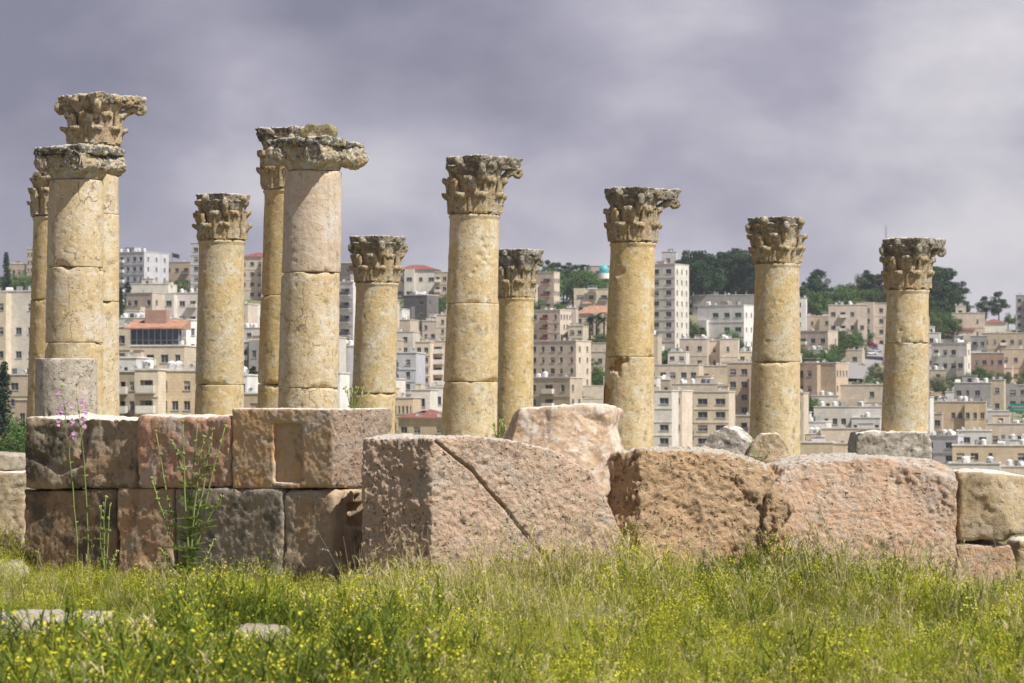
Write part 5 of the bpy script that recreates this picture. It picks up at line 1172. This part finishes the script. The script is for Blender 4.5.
x,Y=patch_pos(11000); k=gr.random(len(x))<np.where(px_of(x,Y)>430,.60,.72)+zone(x,Y)*.9; x,Y=x[k],Y[k]; parts.append(scatter([p_mustard(gr.uniform(.22,.42)) for _ in range(14)],x,Y,gr.uniform(.45,1.0,len(x)),'','',''))
x,Y=patch_pos(5200,19,28.6); px=px_of(x,Y); pr=np.clip(1-np.abs(px-540)/210,0,1)*.85+np.clip((px-760)/300,0,.5)+.10; pr*=np.clip((Y-18)/6,.15,1); k=gr.random(len(x))<pr; x,Y=x[k],Y[k]; parts.append(scatter([p_straw(gr.uniform(.45,.85)) for _ in range(10)],x,Y,gr.uniform(.6,1.15,len(x)),'','',''))
x,Y=patch_pos(3500); parts.append(scatter([p_straw(gr.uniform(.25,.4)) for _ in range(6)],x,Y,gr.uniform(.5,1.1,len(x)),'','',''))
x,Y=patch_pos(7500,13.2,27); px=px_of(x,Y); pr=np.where((px<430)&(Y<20.5),1.0*np.clip((px+150)/220,.3,1)*np.clip((520-px)/150,0,1),.07)+np.where((px>700)&(Y>23),.5,0); k=gr.random(len(x))<pr; x,Y=x[k],Y[k]; parts.append(scatter([p_bush() for _ in range(10)],x,Y,gr.uniform(.7,1.2,len(x)),'','',''))
# bank at the left behind the wall
Yb=gr.uniform(28.5,34,2500); xb=gr.uniform(-7.5,-4.7,2500); parts.append(scatter([p_tuft() for _ in range(5)]+[p_mustard(.4) for _ in range(3)]+[p_straw(.5)],xb,Yb,gr.uniform(.8,1.4,2500),'','',''))
V=[];Q=[];M=[];off=0
for a,b_,c in parts: V.append(a);Q.append(b_+off);M.append(c);off+=len(a)
V=np.concatenate(V);Q=np.concatenate(Q);M=np.concatenate(M)
def sub(mask,name,mats,label,remap):
    q=Q[mask]; u,inv=np.unique(q,return_inverse=True); me=mesh_np(name,V[u],inv.ravel(),np.full(len(q),4),np.vectorize(remap.get)(M[mask]))
    tag(link(name,me,mats),label,kind='stuff')
sub((M==0)|(M==3),'grass',[mGr,mGrD],'dense green weeds and grass in front of the stones',{0:0,3:1})
sub(M==1,'wildflowers',[mFl],'tiny yellow flowers all over the weeds',{1:0})
sub(M==2,'dry_grass',[mSt],'dry straw coloured grass heads at the foot of the stones',{2:0})
# ------------------------------------------------------------------ single plants
mStem=foliage('plant_stem',(.25,.31,.10),.2,.1); mLeafB=foliage('plant_leaf',(.25,.33,.10),.2,.35); mPink=foliage('pink_petal',(.60,.36,.55),.2,.35,9); mBud=foliage('plant_bud',(.36,.42,.14),.2,.2,9)
pr_=random.Random(9)
def flower_mesh():
    b_=MB()
    for k in range(5):
        a=k*1.2566; c,s_=math.cos(a),math.sin(a)
        P=[(0,0,0),(.012,.014,.006),(.030,.014,.010),(.036,0,.008),(.030,-.014,.010),(.012,-.014,.006)]
        b_.add([(x*c-y*s_,x*s_+y*c,z) for x,y,z in P],[(0,1,2,3),(0,3,4,5)])
    b_.tube([(0,0,-.02),(0,0,0)],[.004,.009],5)
    return b_.mesh('flower')
FM=[flower_mesh() for _ in range(2)]
def stem_plant(name,label,cat,Y,paths,r0=.006,leafs=8,leafL=.06,flowers=(),buds=0,fm=mPink):
    b0=at(*paths[0][0],Y); root=thing(name,label,cat,b0); 
    for ip,pth in enumerate(paths):
        P=[at(x,y,Y+.12*math.sin(ip*2.1)*(i/len(pth)))-b0 for i,(x,y) in enumerate(pth)]
        Q=[]
        for i in range(len(P)-1):
            for t_ in (0,.33,.66): Q.append(P[i].lerp(P[i+1],t_)+Vector((pr_.uniform(-1,1),pr_.uniform(-1,1),0))*.004)
        Q.append(P[-1]); n=len(Q); b_=MB(); b_.tube(Q,[r0*(1-.65*i/n) for i in range(n)],6); st=b_.build('stem',mStem,root,True)
        for k in range(leafs):
            t_=pr_.uniform(.05,.9); q=Q[int(t_*(n-1))]; a=pr_.uniform(0,6.28); L=leafL*(1.25-t_)*pr_.uniform(.6,1.2); d=Vector((math.cos(a),math.sin(a),.55)); s_=Vector((-d.y,d.x,0))*.2*L
            b_=MB(); b_.add([q,q+d*L*.35+s_,q+d*L*.7+s_*.7-Vector((0,0,.1*L)),q+d*L-Vector((0,0,.3*L)),q+d*L*.7-s_*.7-Vector((0,0,.1*L)),q+d*L*.35-s_],[(0,1,2,3),(0,3,4,5)]); b_.build('leaf',mLeafB,root)
        for k in range(buds):
            q=Q[-1-int(k*.34)] + Vector((pr_.uniform(-1,1),pr_.uniform(-1,1),0))*.014; b_=MB(); b_.lathe([(.002,-.012),(.007,-.004),(.008,.004),(.004,.012)],6); o=b_.build('bud',mBud,root,True); o.location=q+Vector((0,0,pr_.uniform(-.01,.015)))
    for (fx,fy) in flowers:
        for k in range(3):
            o=link('flower',FM[k%2],fm,root); o.location=at(fx+pr_.uniform(-2,2),fy+pr_.uniform(-3,3),Y-.02*k)-b0; o.rotation_euler=(R(60+pr_.uniform(-30,30)),0,pr_.uniform(-1,1)); o.scale=(.62,)*3
    return root
stem_plant('flowering_plant','two tall thin stems with pink purple flowers in front of the left wall','plant',26.4,
  [[(79,590),(77,540),(73,490),(69,450),(66,420),(61,385)],[(88,590),(88,540),(86,490),(83,450),(80,425),(76,385)]],.0075,12,.10,
  [(58,396),(59,411),(69,404),(73,422),(82,402),(84,411),(85,428),(73,435),(58,423),(61,408),(83,420)],buds=10)
stem_plant('tall_weed','tall branching light green weed in front of the red block','plant',26.3,
  [[(190,592),(190,540),(192,480),(198,420)],[(190,580),(180,540),(168,500),(156,432)],[(190,570),(186,520),(184,470),(183,422)],[(190,575),(200,530),(213,470),(225,427)],[(190,570),(172,540),(158,500),(151,478)],
   [(190,560),(203,530),(214,508),(222,496)],[(192,540),(203,490),(208,455),(213,430)],[(189,565),(190,500),(178,455),(172,440)],[(190,570),(194,510),(200,460),(204,436)],[(190,590),(168,560),(160,548)],[(190,585),(205,560),(214,540)]],.012,26,.14,buds=12)
stem_plant('leafy_weed','short leafy weed with pods between the pink flowers and the tall weed','plant',26.3,
  [[(104,592),(104,550),(104,520),(106,497)],[(104,580),(108,545),(110,505)],[(104,570),(100,540),(101,508)],[(104,585),(112,565),(117,552)]],.008,14,.09,buds=9)
stem_plant('wall_weed','green sprig growing on the top edge of the recess block','plant',27.3,
  [[(352,411),(349,400),(345,388)],[(352,411),(352,398),(351,389)],[(353,411),(355,400),(357,388)],[(354,411),(360,400),(362,389)],[(354,411),(363,402),(368,393)]],.006,9,.06,buds=6)
stem_plant('wall_weed','small green sprig growing beside the pink boulder','plant',26.9,
  [[(498,442),(495,432),(494,424)],[(498,442),(500,428),(502,420)],[(499,442),(504,434),(505,426)]],.009,10,.06,buds=8)
stem_plant('wall_weed','tiny yellow green plant in the gap between the two boulders on top','plant',27.5,
  [[(757,462),(752,450),(750,444)],[(757,462),(760,452),(762,446)],[(758,463),(766,458),(769,452)]],.006,12,.06,buds=3)
for k,(x,y) in enumerate([(452,480),(500,505),(560,488),(610,520),(640,470),(700,520),(812,505)]):
    stem_plant('dry_stalk',['dry arching grass stalk at the shaded left face of the slab','dry grass stalk in front of the crack','long dry grass stalk against the right part of the cracked slab','dry grass stalk at the gap between slab and pitted block','thin tall dry stalk against the left corner of the pitted block','dry grass stalk in front of the pitted block','thin dry stalk left in front of the pink orange block'][k],'grass stalk',25.2,
      [[(x-14,596),(x-9,560),(x-2,(y+560)//2),(x+8,y),(x+20,y+3)]],.003,0,.05,buds=0)
for o in bpy.data.objects:
    if o.name.startswith('dry_stalk'):
        for c in o.children: c.data.materials[0]=mSt
